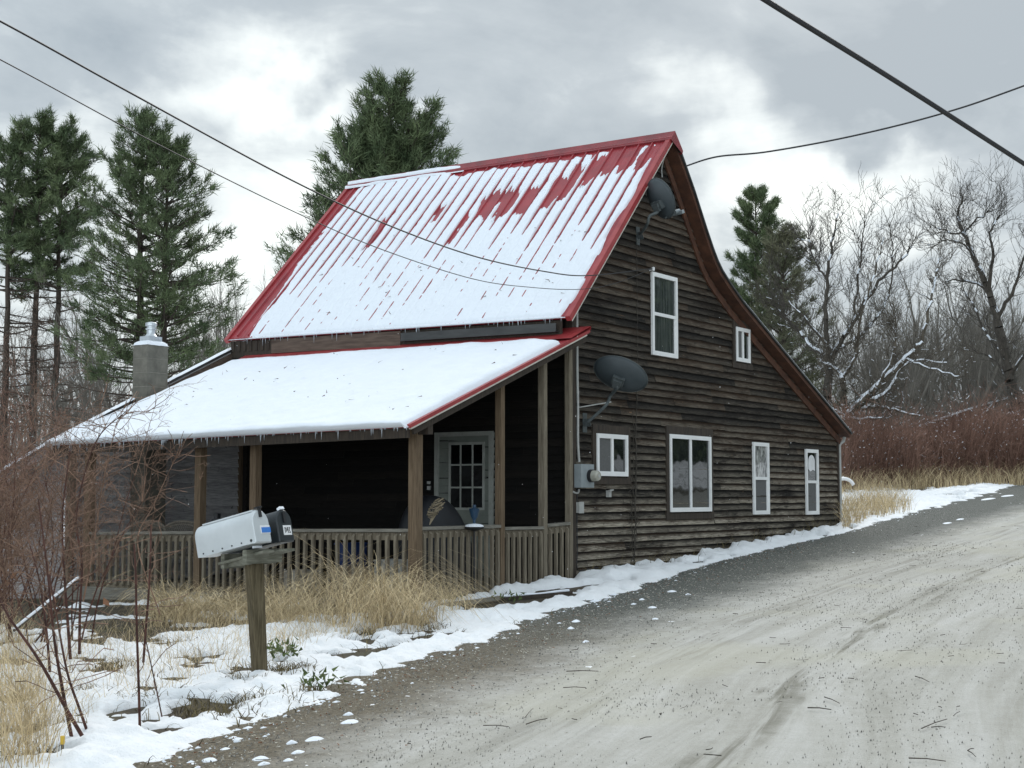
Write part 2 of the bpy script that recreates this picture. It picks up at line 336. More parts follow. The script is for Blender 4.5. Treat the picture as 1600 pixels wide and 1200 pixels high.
def road_mat():
    m, nt, b = newmat('frosted_gravel_road')
    uv = nt.nodes.new('ShaderNodeTexCoord').outputs['UV']; sp = nt.nodes.new('ShaderNodeSeparateXYZ'); nt.links.new(uv, sp.inputs[0])
    x, s = sp.outputs[0], sp.outputs[1]; p = geo(nt)
    n1 = noise(nt, p, .9, 6, .62); n2 = noise(nt, p, 8, 6, .7); n3 = noise(nt, p, 55, 4, .75); st = noise(nt, uv, 1.3, 8, .72, (.16, 1.7, 1), .6); st2 = noise(nt, uv, 3.0, 5, .6, (.16, 2.6, 1), .6)
    s2 = mth(nt, 'ADD', s, mth(nt, 'ADD', mth(nt, 'MULTIPLY_ADD', n1, 1.3, -.65), mth(nt, 'MULTIPLY_ADD', n2, .7, -.35)))
    frost = mrange(nt, s2, -.3, .95)
    grav = ramp(nt, mth(nt, 'ADD', mth(nt, 'MULTIPLY', n3, .7), mth(nt, 'MULTIPLY', noise(nt, p, 22, 5, .75), .3)), [(.32, (.022,.024,.02)), (.48, (.075,.08,.07)), (.6, (.15,.155,.14)), (.7, (.34,.34,.32))])
    olive = mrange(nt, x, -1.5, -8); grav = mix(nt, mth(nt, 'MULTIPLY', olive, .9), grav, ramp(nt, mth(nt, 'ADD', mth(nt, 'MULTIPLY', n3, .55), mth(nt, 'MULTIPLY', noise(nt, p, 24, 5, .75), .45)), [(.36, (.035,.028,.018)), (.5, (.115,.093,.062)), (.6, (.20,.17,.12)), (.7, (.36,.32,.25))]))
    lit = ramp(nt, mth(nt, 'ADD', mth(nt, 'MULTIPLY', st, .66), mth(nt, 'ADD', mth(nt, 'MULTIPLY', n2, .16), mth(nt, 'MULTIPLY', n3, .18))), [(.34, (.27,.26,.222)), (.47, (.375,.363,.325)), (.60, (.465,.455,.425))])
    n4 = noise(nt, p, 110, 3, .8); sp_ = mth(nt, 'MAXIMUM', mrange(nt, n3, .58, .68), mrange(nt, n4, .58, .7)); lit = mix(nt, mth(nt, 'MULTIPLY', sp_, mrange(nt, n1, .3, .65, .4, .9)), lit, (.16,.15,.13))
    # worn wheel tracks
    def track(c0, w):
        d = mth(nt, 'ABSOLUTE', mth(nt, 'SUBTRACT', mth(nt, 'ADD', s, mth(nt, 'MULTIPLY_ADD', n1, .8, -.4)), c0)); return mrange(nt, d, w, 0.)
    tr = mth(nt, 'MULTIPLY', mth(nt, 'MAXIMUM', track(2.45, .20), mth(nt, 'MAXIMUM', mth(nt, 'MULTIPLY', track(1.3, .45), .5), mth(nt, 'MULTIPLY', track(4.2, .5), .35))), mrange(nt, st2, .42, .62))
    lit = mix(nt, mth(nt, 'MULTIPLY', tr, .8), lit, (.13,.122,.09))
    edge = mrange(nt, s, 4.9, 6.0); lit = mix(nt, mth(nt, 'MULTIPLY', edge, mth(nt, 'MULTIPLY', mrange(nt, n2, .4, .6), .55)), lit, (.17,.16,.15))
    yel = mth(nt, 'MULTIPLY', mrange(nt, noise(nt, p, .5, 3), .5, .68), .35); lit = mix(nt, yel, lit, (.42,.40,.31))
    c = mix(nt, frost, grav, lit)
    nt.links.new(c, b.inputs['Base Color']); b.inputs['Roughness'].default_value = .9; b.inputs['Specular IOR Level'].default_value = .25
    bump(nt, b, mth(nt, 'ADD', n3, mth(nt, 'MULTIPLY', n2, 1.5)), .5, .02); return m
M['road'] = road_mat()

def axis(a, b, fine, c, d, coarse):
    L = [np.arange(c, a, coarse), np.arange(a, b, fine), np.arange(b, d+coarse, coarse)]; return np.concatenate(L)
gx = axis(-24, 40, .4, -120, 900, 12.); gy = axis(-26, 14, .4, -300, 700, 12.)
X, Y = np.meshgrid(gx, gy, indexing='ij'); g = MB(); g.grid(np.stack([X, Y, G(X, Y)], -1))
tag(g.build('ground', M['ground'], smooth=True), kind='structure')

rx = np.arange(-30, 46, .25); rs_ = np.r_[np.arange(-2.2, 7.6, .2)]
X, S = np.meshgrid(rx, rs_, indexing='ij'); Yr = yl(X)-S
Yr = np.maximum(Yr, -60); top = np.minimum(Yr, yb(X)+.3*np.ones_like(X))
Zr = G(X, top)+.004+.018*(fbm(X*.4, S*3, 5)-.5)*sm(-.5, .5, S)-.05*np.exp(-((S-2.45+.0*(X))/.14)**2)*.5
Zr = np.maximum(Zr, G(X, top)+.004)
g = MB(); g.grid(np.stack([X, top, Zr], -1)[:, ::-1])
tag(g.build('road', M['road'], smooth=True, uv=np.stack([X, S], -1)[:, ::-1].reshape(-1, 2)), kind='structure')

# snow lying on the yard and along the house wall
def snow_t(x, y):
    d = y-yb(x)+.17; e = .22*(fbm(x*1.6, y*1.6, 11)-.5)+.10*(fbm(x*7, y*7, 21)-.5)
    t = .075*sm(0, .5, d+e*1.6)-.035+.0*x
    hum = fbm(x*1.9, y*1.9, 31); hum2 = fbm(x*5.5, y*5.5, 41)
    hum3 = fbm(x*11, y*11, 45, 3); t = t+.17*(hum-.5)*sm(0, .8, d)+.095*(hum2-.5)+.045*(hum3-.5)
    return t, d, hum, hum2
def house_cut(x, y): # under the house, the porch and the bare patch before the porch
    c = sm(.12, -.05, np.maximum(np.maximum(-3.5-x, x-9.4), np.maximum(-.02-y, y-6.2)))
    p = np.exp(-(((x+2.0)/1.5)**2+((y+.75)/.42)**2)**2)
    return c, p
def snow_sheet(x0, x1, y0, y1, st, name, extra):
    ax = np.arange(x0, x1, st); ay = np.arange(y0, y1, st); X, Y = np.meshgrid(ax, ay, indexing='ij')
    t, d, h, h2 = snow_t(X, Y); t = extra(X, Y, t, d, h, h2)
    c, p = house_cut(X, Y); t = t-.3*c-.14*p
    Z = G(X, Y)+t
    keep = (t > -.06)
    idx = np.arange(X.size).reshape(X.shape)
    q = np.stack([idx[:-1,:-1], idx[1:,:-1], idx[1:,1:], idx[:-1,1:]], -1).reshape(-1, 4)
    k = keep[:-1,:-1] | keep[1:,:-1] | keep[1:,1:] | keep[:-1,1:]
    g = MB(); g.arr(np.stack([X, Y, Z], -1).reshape(-1, 3), q[k.ravel()])
    return tag(g.build(name, M['gsnow'], smooth=True), kind='structure')
def ex_near(x, y, t, d, h, h2):
    hole = sm(.56, .70, fbm(x*1.25, y*2.0, 51)+.10*(h2-.5))
    t = t-.20*hole*sm(.45, 1.0, d)
    g = sm(.0, 1.6, y-(-.55+.1*(x+7)))*sm(-7.5, -6.3, x)       # tall grass by the porch: thin snow
    t = t-.06*g*sm(.35, .55, fbm(x*2.2, y*2.2, 61))-.03*g
    w = sm(-.3, .5, y+.2)*sm(-8.8, -9.8, x); return t-.05*w*sm(.4, .6, h2)-.2*sm(-2.3, -1.5, x)
def ex_wall(x, y, t, d, h, h2):
    t = t+.05*sm(.0, .25, d)*sm(9.9, 8.8, x); near = sm(.24, .02, -y-.02+.30*(h2-.5))*sm(9.6, 9.0, x)*sm(-1.5, -.5, x)
    t = t-.10*near*sm(.3, .6, fbm(x*2.5, y*2.5, 71)+.1)
    hole = sm(.62, .70, fbm(x*1.9, y*2.8, 81)); t = t-.11*hole*sm(.1, .3, d)
    gp = np.exp(-(((x-12.5)/2.2)**2+((y-1.4)/.9)**2)); t = t-.12*gp*sm(.35, .6, h2)
    dr = np.exp(-(((x-25)/6)**2+((y-2.9-.12*(x-24))/.7)**2)); t = t-.14*dr*sm(.35, .55, h+.1)
    return t+.03*sm(.3, .9, d)*sm(2, 6, x)-.25*sm(-1.9, -2.7, x)
snow_sheet(-13.5, -1.3, -5.2, 4.5, .03, 'snow_cover', ex_near)
snow_sheet(-3.03, 34, -2.6, 8, .05, 'snow_cover', ex_wall)

# ------------------------------------------------------------------ the house
H = empty('farmhouse', (0, 0, 0), 'dark weathered clapboard farmhouse with snowy red metal roof and long front porch', 'house')
W = 9.35; LY = 5.80; OV = .23
def left_z(x): return 3.75+x*1.032                             # underside of the steep front slope at the wall
RC = np.array([(2.565,6.40),(3.216,5.64),(3.62,5.12),(3.959,4.69),(4.30,4.43),(4.9,4.13),(5.849,3.74),(7.425,3.09),(W,2.28)])
def rlim(z): return float(np.interp(z, RC[::-1, 1], RC[::-1, 0])) if z > 2.28 else W
def llim(z): return max(0., (z-3.75)/1.032)
def clapboards(mb, O, U, N, ztop, lims, zbot, e=.104, rs=None, wob=.005, joint=(1.4, 4.2)):
    O = np.array(O, float); U = np.array(U, float); N = np.array(N, float); Zv = np.array([0, 0, 1.])
    k = 0; z = zbot
    while z < ztop:
        z1 = z+e+.012
        a0, b0 = lims(z); a1, b1 = lims(min(z1, ztop))
        if b0-a0 < .03: break
        cuts = [a0]; q = a0+rs.uniform(.3, joint[1])
        while q < b0-.3: cuts.append(q); q += rs.uniform(*joint)
        cuts.append(b0)
        for i in range(len(cuts)-1):
            u0, u1 = cuts[i]+(.002 if i else 0), cuts[i+1]-.002; n = max(2, int((u1-u0)/.28)+1)
            r = float(rs.uniform(.02, 1)); lift = rs.uniform(0, .007) if rs.rand() < .3 else 0; tilt = rs.normal()*wob*.7
            vs = []; bv = []; fs = []
            for j in range(n):
                f = j/(n-1); u = u0+(u1-u0)*f
                ut = min(max(u, a1), b1)
                zb = z+rs.normal()*wob*.35+tilt*(f-.5)*2
                if rs.rand() < .04: zb += rs.uniform(.004, .014)
                o = .028+lift+abs(rs.normal())*.003
                for (uu, oo, zz, b) in ((u, 0, zb, .01), (u, o, zb, .01), (ut, .004, min(z1, ztop)+.0, 1.)):
                    vs.append(O+U*uu+N*oo+Zv*zz); bv.append(b)
            flip = np.cross(U, Zv)@N < 0
            for j in range(n-1):
                a = j*3; b = a+3
                fs.append((a+1, b+1, b+2, a+2) if not flip else (a+2, b+2, b+1, a+1)); fs.append((a, b, b+1, a+1) if not flip else (a+1, b+1, b, a))
            mb.add(vs, fs, r, bv)
        z += e; k += 1
rs = np.random.RandomState(3)
g = MB(); clapboards(g, (0, 0, 0), (1, 0, 0), (0, -1, 0), 6.36, lambda z: (llim(z)+.0, rlim(z)), -.35, .104, rs)
gw = g.build('wall', M['clap'], H)
pr = [(0, -.4), (W, -.4), (W, 2.28)]+[tuple(p) for p in RC[-2::-1]]+[(0, 3.75)]
b = MB(); n = len(pr)
for y in (.002, .1): b.add([(x, y, z) for x, z in pr], [tuple(range(n)) if y < .05 else tuple(range(n-1, -1, -1))])
b.add([(x, .002, z) for x, z in pr]+[(x, .1, z) for x, z in pr], [(i, n+i, n+(i+1) % n, (i+1) % n) for i in range(n)])
b.build('sheathing', M['backing'], gw)
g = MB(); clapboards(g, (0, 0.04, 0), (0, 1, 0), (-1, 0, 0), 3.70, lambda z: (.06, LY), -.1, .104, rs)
sw = g.build('wall', M['clap_shade'], H); sw['label'] = 'dark front wall, porch shade painted into its unbleached wood'
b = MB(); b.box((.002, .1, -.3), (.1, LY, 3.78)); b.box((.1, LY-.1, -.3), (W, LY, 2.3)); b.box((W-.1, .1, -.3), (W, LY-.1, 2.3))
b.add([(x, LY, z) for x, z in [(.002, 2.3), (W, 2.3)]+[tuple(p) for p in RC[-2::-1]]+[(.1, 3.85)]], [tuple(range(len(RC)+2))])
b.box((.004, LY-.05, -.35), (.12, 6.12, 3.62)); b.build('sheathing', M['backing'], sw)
# addition behind the far end of the porch, with its grey end wall
AY = 5.98
def add_z(x): return 3.33+(x+.0)*.44
g = MB(); clapboards(g, (0, AY, 0), (1, 0, 0), (0, -1, 0), 3.2, lambda z: (max(-3.28, (z-3.22)/.44), -.02), -.45, .118, rs, .008, (1.2, 3))
aw = g.build('wall', M['clap_grey'], H); aw['label'] = 'silver grey clapboard wall closing the far end of the porch'
b = MB(); b.box((-3.26, AY+.002, -.6), (0, AY+.1, 1.72)); b.add([(-3.28, AY+.1, -.6), (-3.28, 8.3, -.6), (-3.28, 8.3, .95), (-3.28, AY+.1, 1.72)], [(0, 3, 2, 1)])
b.add([(-3.26, AY+.003, 1.72), (0, AY+.003, 1.72), (0, AY+.003, 3.16)], [(0, 1, 2)]); b.build('sheathing', M['clap_grey'], aw)
for (x, y, w, z0, z1, m_) in ((-3.30, AY-.03, .10, -.5, 1.78, 'post_grey'), (-.075, AY-.035, .10, -.1, 3.1, 'post')):
    b = MB(); b.box((x, y-.004, z0), (x+w, y+.06, z1)); b.build('corner_board', M[m_], H)
# corner boards of the gable wall
b = MB(); b.box((-.03, -.045, -.3), (.02, .06, 3.72)); b.box((.02, -.047, -.3), (.055, -.012, 3.72)); b.build('corner_board', M['trim_dark'], H)
b = MB(); b.box((W-.03, -.045, .3), (W+.03, .06, 2.26)); b.build('corner_board', M['trim_dark'], H)

# --- steep front roof slope
zr0, zr1 = 6.461, 6.461; RXX = 2.565; EX = -.36; ze0, ze1 = 3.455, 3.515; RY0, RY1 = -OV, 5.96
def roofp(v, w, h=0.):                                         # v along the ridge 0..1, w up the slope 0..1, h above the sheet
    v = np.asarray(v, float); w = np.asarray(w, float)
    ze = ze0+(ze1-ze0)*v; zr = zr0+(zr1-zr0)*v
    x = EX+(RXX-EX)*w; z = ze+(zr-ze)*w; y = RY0+(RY1-RY0)*v
    return np.stack([x-.718*h, y+0*x, z+.697*h], -1)
g = MB()
P = [roofp(a, c, h) for h in (0, -.05) for a, c in ((0, 0), (1, 0), (1, 1), (0, 1))]
g.add(P, [(3, 2, 1, 0), (4, 5, 6, 7), (0, 1, 5, 4), (1, 2, 6, 5), (2, 3, 7, 6), (3, 0, 4, 7)])
SP = .2286; NR = 27; LR = RY1-RY0
for k in range(27):                                            # standing ribs
    v0 = (.05+k*SP)/LR
    if v0 > .995: continue
    a, c = .009/LR, .02/LR
    q = [roofp(v0+s, w, h) for w in (.012, .97) for s, h in ((-c, .001), (-a, .026), (a, .026), (c, .001))]
    g.add(q, [(0, 1, 5, 4), (1, 2, 6, 5), (2, 3, 7, 6), (3, 2, 1, 0)])
    for m_ in (.33, .66):                                      # two low swages between ribs
        v1 = v0+SP*m_/LR; q = [roofp(v1+s, w, h) for w in (0, .97) for s, h in ((-.012/LR, .001), (0, .006), (.012/LR, .001))]
        g.add(q, [(0, 1, 4, 3), (1, 2, 5, 4)])
roof = g.build('roof', M['red'], H); roof['label'] = 'steep red ribbed metal roof half covered with snow'
g = MB()                                                       # rake trims on both ends, seen edge on
for v, sgn in ((0, -1), (1, 1)):
    g = MB(); d = .012/LR*sgn
    q = [roofp(v+d*a, w, h) for w in (-.012, 1.0) for a, h in ((-5, .030), (1, .030), (1, -.045), (-5, -.045))]
    g.add(q, [(0, 1, 5, 4), (1, 2, 6, 5), (2, 3, 7, 6), (3, 0, 4, 7), (0, 3, 2, 1), (4, 5, 6, 7)]); g.build('rake_trim', M['red_trim'], roof)
g = MB()                                                       # thin pale lower lip of the front rake trim
q = [roofp(-.013/LR+a, w, h) for w in (-.012, .99) for a, h in ((-.006/LR, -.045), (.0/LR, -.045), (0, -.058), (-.006/LR, -.058))]
g.add(q, [(0, 1, 5, 4), (1, 2, 6, 5), (2, 3, 7, 6), (3, 0, 4, 7), (0, 3, 2, 1), (4, 5, 6, 7)]); g.build('drip_lip', M['plank'], roof)
g = MB()                                                       # ridge cap
q = []
for v in (-.006, 1.004):
    for w, h in ((.955, .034), (.985, .040), (1.0, .046)): q.append(roofp(v, w, h))
    q.append(np.array([RXX+.22, RY0+(RY1-RY0)*v, zr0-.22])); q.append(np.array([RXX+.2, RY0+(RY1-RY0)*v, zr0-.27])); q.append(roofp(v, .955, .0))
g.add(q, [(0, 6, 7, 1), (1, 7, 8, 2), (2, 8, 9, 3), (3, 9, 10, 4), (5, 11, 6, 0), (0, 1, 2, 3, 4, 5), (11, 10, 9, 8, 7, 6)])
for w0 in (.962, ):
    q = [roofp(v, w, h) for v in (-.006, 1.004) for w, h in ((w0, .034), (w0+.004, .046), (w0+.010, .037))]; g.add(q, [(0, 3, 4, 1), (1, 4, 5, 2)])
g.build('ridge_cap', M['ridge'], roof)

# snow on the steep slope: a real layer, thin over the ribs, gone in the streaks
nv, nw = 640, 300
V, Wv = np.meshgrid(np.linspace(.004, .996, nv), np.linspace(-.006, .952, nw), indexing='ij')
yy = V*LR; ss = Wv*4.2
t = .036+.016*(fbm(yy*2.5, ss*2.5, 91)-.5)+.012*(fbm(yy*14, ss*14, 95)-.5)
ribd = np.abs(((yy-.05+SP/2) % SP)-SP/2)
rk = np.floor((yy-.05+SP/2)/SP).astype(int); rk = np.clip(rk, 0, 27)
# how far each rib is bared from the ridge downwards (w where it is fully covered again)
rl = np.array([.18, .35, .40, .50, .42, .44, .38, .48, .50, .40, .52, .50, .48, .42, .50, .55, .50, .52, .48, .45, .50, .40, .34, .32, .28, .18, .05, .05])
rib_w = rl[rk]+.10*(fbm(yy*1.3, ss*3, 97)-.5)
op = sm(rib_w-.05, rib_w+.10, Wv)
top_cov = sm(.80, .93, Wv)*sm(.30, .40, V)*sm(.995, .90, V)     # the band under the ridge keeps its snow over the ribs
op = op*(1-.9*top_cov)
ragged = fbm(yy*9, ss*2.2, 99)-.5
wid = .012+.014*op+.016*ragged*op
t = t-.052*op*sm(wid+.014, wid-.002, ribd)-(.009+.012*sm(.56, .88, fbm(yy*3+rk*7, ss*2.4, 98)))*(1-op)*sm(.034, .004, ribd)*(.75+.25*sm(.0, .4, Wv))
# bare patches
def streak(v0, w0, w1, half, taper, seed):                     # a bare streak running down the slope beside a rib
    f = (Wv-w0)/(w1-w0)+.55*(fbm(yy*13, 0*yy+seed, seed)-.5)+.25*(fbm(yy*30, ss*2, seed+5)-.5); inside = sm(0, .10, f)*sm(1., .70, f)
    hw = half*(taper[0]+(taper[1]-taper[0])*np.clip(f, 0, 1))
    return inside*sm(1.15, .75, np.abs(V-v0)*LR/np.maximum(hw, .01)+.9*(fbm(yy*8, ss*1.6, seed)-.5)*1.3)
bare = np.zeros_like(V)
def rv(u, v):                                                   # roof coordinates of a spot on the slope
    nrm = np.array([-.718, 0, .697]); r = ray(u, v); p0 = roofp(.5, .5); tt = ((p0-C)@nrm)/(r@nrm); p = C+r*tt
    return (p[1]-RY0)/LR, (p[0]-EX)/(RXX-EX)
for (u, v, u2, v2, half, sd) in [(618,328,570,392,.10,1), (700,318,672,352,.07,2), (785,296,735,352,.16,3), (815,288,770,345,.18,4), (858,282,800,338,.16,5), (905,262,835,326,.13,6),
        (925,246,865,318,.12,7), (950,238,900,300,.12,8), (976,232,930,280,.12,9), (1000,226,968,268,.12,10), (1022,221,1000,262,.12,11), (1040,215,1028,258,.10,12), (1044,225,1010,300,.07,13), (655,340,590,440,.03,14), (745,330,690,390,.05,15)]:
    a = rv(u, v); c = rv(u2, v2); bare = np.maximum(bare, streak((a[0]+c[0])/2, c[1], a[1], half, (.6, 1.1), 110+sd))
bare = bare*sm(.30, .50, fbm(yy*24, ss*3.2, 131)+.22*bare)
rag = fbm(yy*7, ss*1.5, 130)
bare = np.maximum(bare, sm(.93, .985, V+.07*(rag-.5)*sm(.9, .3, Wv)+.035*sm(.5, .0, Wv)*sm(.96, .9, V)*0+.02*sm(.55, .2, Wv)))         # far rake
bare = np.maximum(bare, sm(.030, .012, V+.03*(rag-.5)))                                # near rake
bare = np.maximum(bare, sm(.915, .950, Wv+.05*(rag-.5))*sm(.66, .60, V))                # under the ridge cap, near two thirds
bare = np.maximum(bare, sm(.78, .93, Wv+.18*(rag-.5))*sm(.30, .10, V)*sm(.30, .6, rag+.15))
bare = np.maximum(bare, sm(.93, .96, Wv+.04*(rag-.5))*sm(.90, .96, V))
t = t-.075*bare
t = np.maximum(t, -.03)
t = t*1.0
edge = sm(-.006, .012, Wv); t = np.where(Wv < .012, t*edge-.01*(1-edge), t)
Pn = roofp(V, Wv, t)
Pn[:, 0] = roofp(V[:, 0], Wv[:, 0]-.004*0, -.012)               # tucked under at the eave
Pn[:, 1] = roofp(V[:, 1], Wv[:, 1]-.007-.004*fbm(yy[:, 1]*6, yy[:, 1], 140), .014)
g = MB(); g.grid(Pn); g.build('snow', M['snow'], roof, smooth=True)
# strip of snow left on the far third of the ridge cap
v_ = np.linspace(.60, 1.0, 90); q = np.linspace(-1, 1, 9); VV, QQ = np.meshgrid(v_, q, indexing='ij')
hh = .05*sm(.60, .70, VV)*(1-QQ**2)*(.7+.6*(fbm(VV*30, QQ*2, 150)-.5))
g = MB(); g.grid(roofp(VV, .985+.012*QQ, .036+hh)); hh2 = .03*sm(.64, .7, VV)*(1-QQ**2)*(.4+1.6*(fbm(VV*26, QQ, 151)-.25))
g.grid(roofp(VV, .955+.008*QQ, .030+np.maximum(hh2, -.01))); g.build('snow', M['snow'], roof, smooth=True)
# eave: fascia board, dark gutter, soffit
g = MB()
def ez(y): return ze0+(ze1-ze0)*(y-RY0)/LR
def sloped_box(mb, x0, x1, y0, y1, dz0, dz1):
    v = [(x, y, ez(y)+d) for y in (y0, y1) for x, d in ((x0, dz0), (x1, dz0), (x1, dz1), (x0, dz1))]
    mb.add(v, [(0, 1, 2, 3), (7, 6, 5, 4), (0, 4, 5, 1), (1, 5, 6, 2), (2, 6, 7, 3), (3, 7, 4, 0)])
sloped_box(g, -.345, -.30, 2.6, 5.05, -.26, -.05); g.build('fascia_board', M['fascia'], H)
g = MB(); sloped_box(g, -.40, -.39, -.02, 2.55, -.20, -.09); sloped_box(g, -.39, -.31, -.02, 2.55, -.20, -.19); sloped_box(g, -.41, -.385, -.02, 2.55, -.205, -.19); g.build('gutter', M['gutter'], H)
g = MB(); sloped_box(g, -.33, .03, -.05, 5.9, -.30, -.27); sloped_box(g, -.31, -.28, -.05, 2.6, -.27, -.045); sloped_box(g, -.33, -.30, 5.05, 5.9, -.27, -.045)
for y in np.arange(5.1, 5.85, .12): sloped_box(g, -.345, -.328, y, y+.05, -.2, -.05)
g.build('soffit', M['trim_dark'], H)
# --- rear slope that sweeps out over the low side
prof = [(RXX, 6.455), (2.9, 6.07), (3.216, 5.70), (3.62, 5.17), (3.84, 4.90), (3.99, 4.74), (4.16, 4.60), (4.4, 4.46), (4.9, 4.20), (5.849, 3.80), (7.425, 3.14), (9.56, 2.25)]
def slab(mb, prof, y0, y1, th):
    n = len(prof); up = [(x, z) for x, z in prof]; dn = [(x-.5*th, z-th) for x, z in prof]
    v = [(x, y, z) for y in (y0, y1) for x, z in up]+[(x, y, z) for y in (y0, y1) for x, z in dn]
    f = []
    for i in range(n-1):
        f.append((i, i+1, n+i+1, n+i)); f.append((2*n+i, 3*n+i, 3*n+i+1, 2*n+i+1))
        f.append((i, 2*n+i, 2*n+i+1, i+1)); f.append((n+i, n+i+1, 3*n+i+1, 3*n+i))
    f.append((n-1, 3*n-1, 4*n-1, 2*n-1)); f.append((0, n, 3*n, 2*n)); mb.add(v, f)
g = MB(); slab(g, prof, -OV+.02, RY1, .055); rr = g.build('roof', M['soffit'], H); rr['label'] = 'rear roof slope flaring out with a rust brown soffit'
g = MB(); slab(g, [(x+.012, z+.030) for x, z in prof], -OV-.012, RY1+.02, .026); g.build('drip_edge', M['gutter'], rr)
g = MB(); slab(g, [(x-.085, z-.085) for x, z in prof], -.05, -.02, .10); g.build('rake_board', M['soffit'], rr)
g = MB(); slab(g, [(x+.02, z+.07) for x, z in prof[1:]], -OV+.02, RY1, .03); g.build('snow', M['snow'], rr)
# downspout with its elbow at the low corner
g = MB(); g.tube([(9.52, -.10, 2.21), (9.52, -.08, 2.13), (W+.08, -.03, 2.06), (W+.08, -.03, .62)], .033, 8); g.build('downspout', M['pvc'], H)

# --- windows on the gable wall
def window(x0, x1, z0, z1, kind, trim=True, panes=None):
    w = MB(); y = -.03
    if trim: 
        for (a, c, d, e) in ((x0-.09, x0, z0-.02, z1+.12), (x1, x1+.09, z0-.02, z1+.12), (x0, x1, z1, z1+.12), (x0-.11, x1+.11, z0-.11, z0-.02)):
            w.box((a, y-.012, d), (c, -.0, e))
    else: w.box((x0-.015, y+.004, z0-.015), (x1+.015, 0, z1+.015))
    root = w.build('window', M['trim_dark'], H)
    f = MB(); t = .055; d0 = y-.03
    for (a, c, d, e) in ((x0, x0+t, z0, z1), (x1-t, x1, z0, z1), (x0+t, x1-t, z0, z0+t*1.15), (x0+t, x1-t, z1-t*1.1, z1)): f.box((a, d0, d), (c, -.001, e))
    xm = (x0+x1)/2; zm = (z0+z1)/2
    if kind == 'slide': f.box((xm-.028, d0+.008, z0+t), (xm+.028, -.002, z1-t))
    else: f.box((x0+t, d0+.006, zm-.024), (x1-t, -.002, zm+.024)); f.box((x1-t-.035, d0+.012, z0+t), (x1-t, -.002, zm-.024))
    f.build('frame', M['white'], root)
    for i, mname in enumerate(panes):
        q = MB()
        if kind == 'slide': a, c, d, e = (x0+t, xm-.028, z0+t, z1-t) if i == 0 else (xm+.028, x1-t, z0+t, z1-t)
        else: a, c, d, e = (x0+t, x1-t, zm+.024, z1-t) if i == 0 else (x0+t, x1-t-.035, z0+t, zm-.024)
        q.box((a-.004, y-.004, d-.004), (c+.004, -.004, e+.004)); q.build('pane' if mname != 'screen' else 'screen', M[mname], root)
    return root
w = window(.591, 1.439, 1.386, 1.961, 'slide', True, ('screen', 'glass')); w['label'] = 'small square ground floor window beside the meter'
w = window(2.702, 4.056, .879, 2.025, 'slide', True, ('glass', 'glass')); w['label'] = 'large sliding ground floor window'
w = window(5.61, 6.223, .814, 1.995, 'hung', False, ('glass_lace', 'screen')); w['label'] = 'narrow window with lace curtain'
w = window(7.80, 8.36, .79, 1.94, 'hung', False, ('glass', 'screen')); w['label'] = 'narrow window nearest the low corner, white curtain at the top'
q = MB()
ang = np.linspace(0, math.pi, 14); cx_, cz_, rr_ = 8.08, 1.72, .15
q.add([(cx_+rr_*math.cos(a), -.037, cz_+.12*math.sin(a)) for a in ang]+[(cx_-rr_, -.037, cz_-.13), (cx_-.05, -.037, cz_-.17), (cx_+.06, -.037, cz_-.14), (cx_+rr_, -.037, cz_-.16)], [tuple(range(18))])
q.add([(cx_+rr_*math.cos(a)*k, -.0375-.004*(k < 1), cz_+.12*math.sin(a)*k) for k in (1., .55) for a in ang], [(i, i+1, 14+i+1, 14+i) for i in range(13)]); q.build('curtain', M['curtain'], w)
w = window(2.187, 2.972, 3.158, 4.372, 'hung', False, ('glass_cur', 'glass_cur')); w['label'] = 'tall upstairs window'
w = window(5.014, 5.533, 3.281, 3.835, 'slide', True, ('screen', 'glass')); w['label'] = 'small upstairs window under the flared eave'

# --- door on the porch wall (plane x=0)
D0, D1, DZ0, DZ1 = 1.29, 2.14, -.08, 1.94
d = MB(); d.box((-.03, D0, DZ0), (.0, D1, DZ1)); door = d.build('door', M['door'], H); door['label'] = 'grey green door with nine panes'
f = MB(); f.box((-.05, D0-.075, DZ0), (0, D0, DZ1+.06)); f.box((-.05, D1, DZ0), (0, D1+.075, DZ1+.06)); f.box((-.05, D0, DZ1), (0, D1, DZ1+.06)); f.build('door_frame', M['doorfr'], door)
g0, g1, h0, h1 = 1.36, 1.97, .92, 1.855; f = MB(); t = .035
for (a, c, dd, e) in ((g0, g1, h0, h0+t), (g0, g1, h1-t, h1), (g0, g0+t, h0+t, h1-t), (g1-t, g1, h0+t, h1-t)): f.box((-.047, a, dd), (-.028, c, e))
for i in (1, 2):
    yy_ = g0+(g1-g0)*i/3; f.box((-.044, yy_-.011, h0+t), (-.03, yy_+.011, h1-t)); zz_ = h0+(h1-h0)*i/3; f.box((-.0435, g0+t, zz_-.011), (-.03, g1-t, zz_+.011))
f.build('glazing_bar', M['doorfr'], door)
f = MB(); f.box((-.034, g0+t, h0+t), (-.0295, g1-t, h1-t)); f.build('pane', M['glass_door'], door)
f = MB(); f.tube([(-.03, 2.09, .86), (-.08, 2.09, .86), (-.085, 2.09, .86)], [.02, .02, .03], 8); f.build('handle', M['galv'], door)
f = MB(); f.box((-.025, 2.30, 1.20), (-.004, 2.36, 1.32)); q = f.build('light_switch', M['pvc'], H)

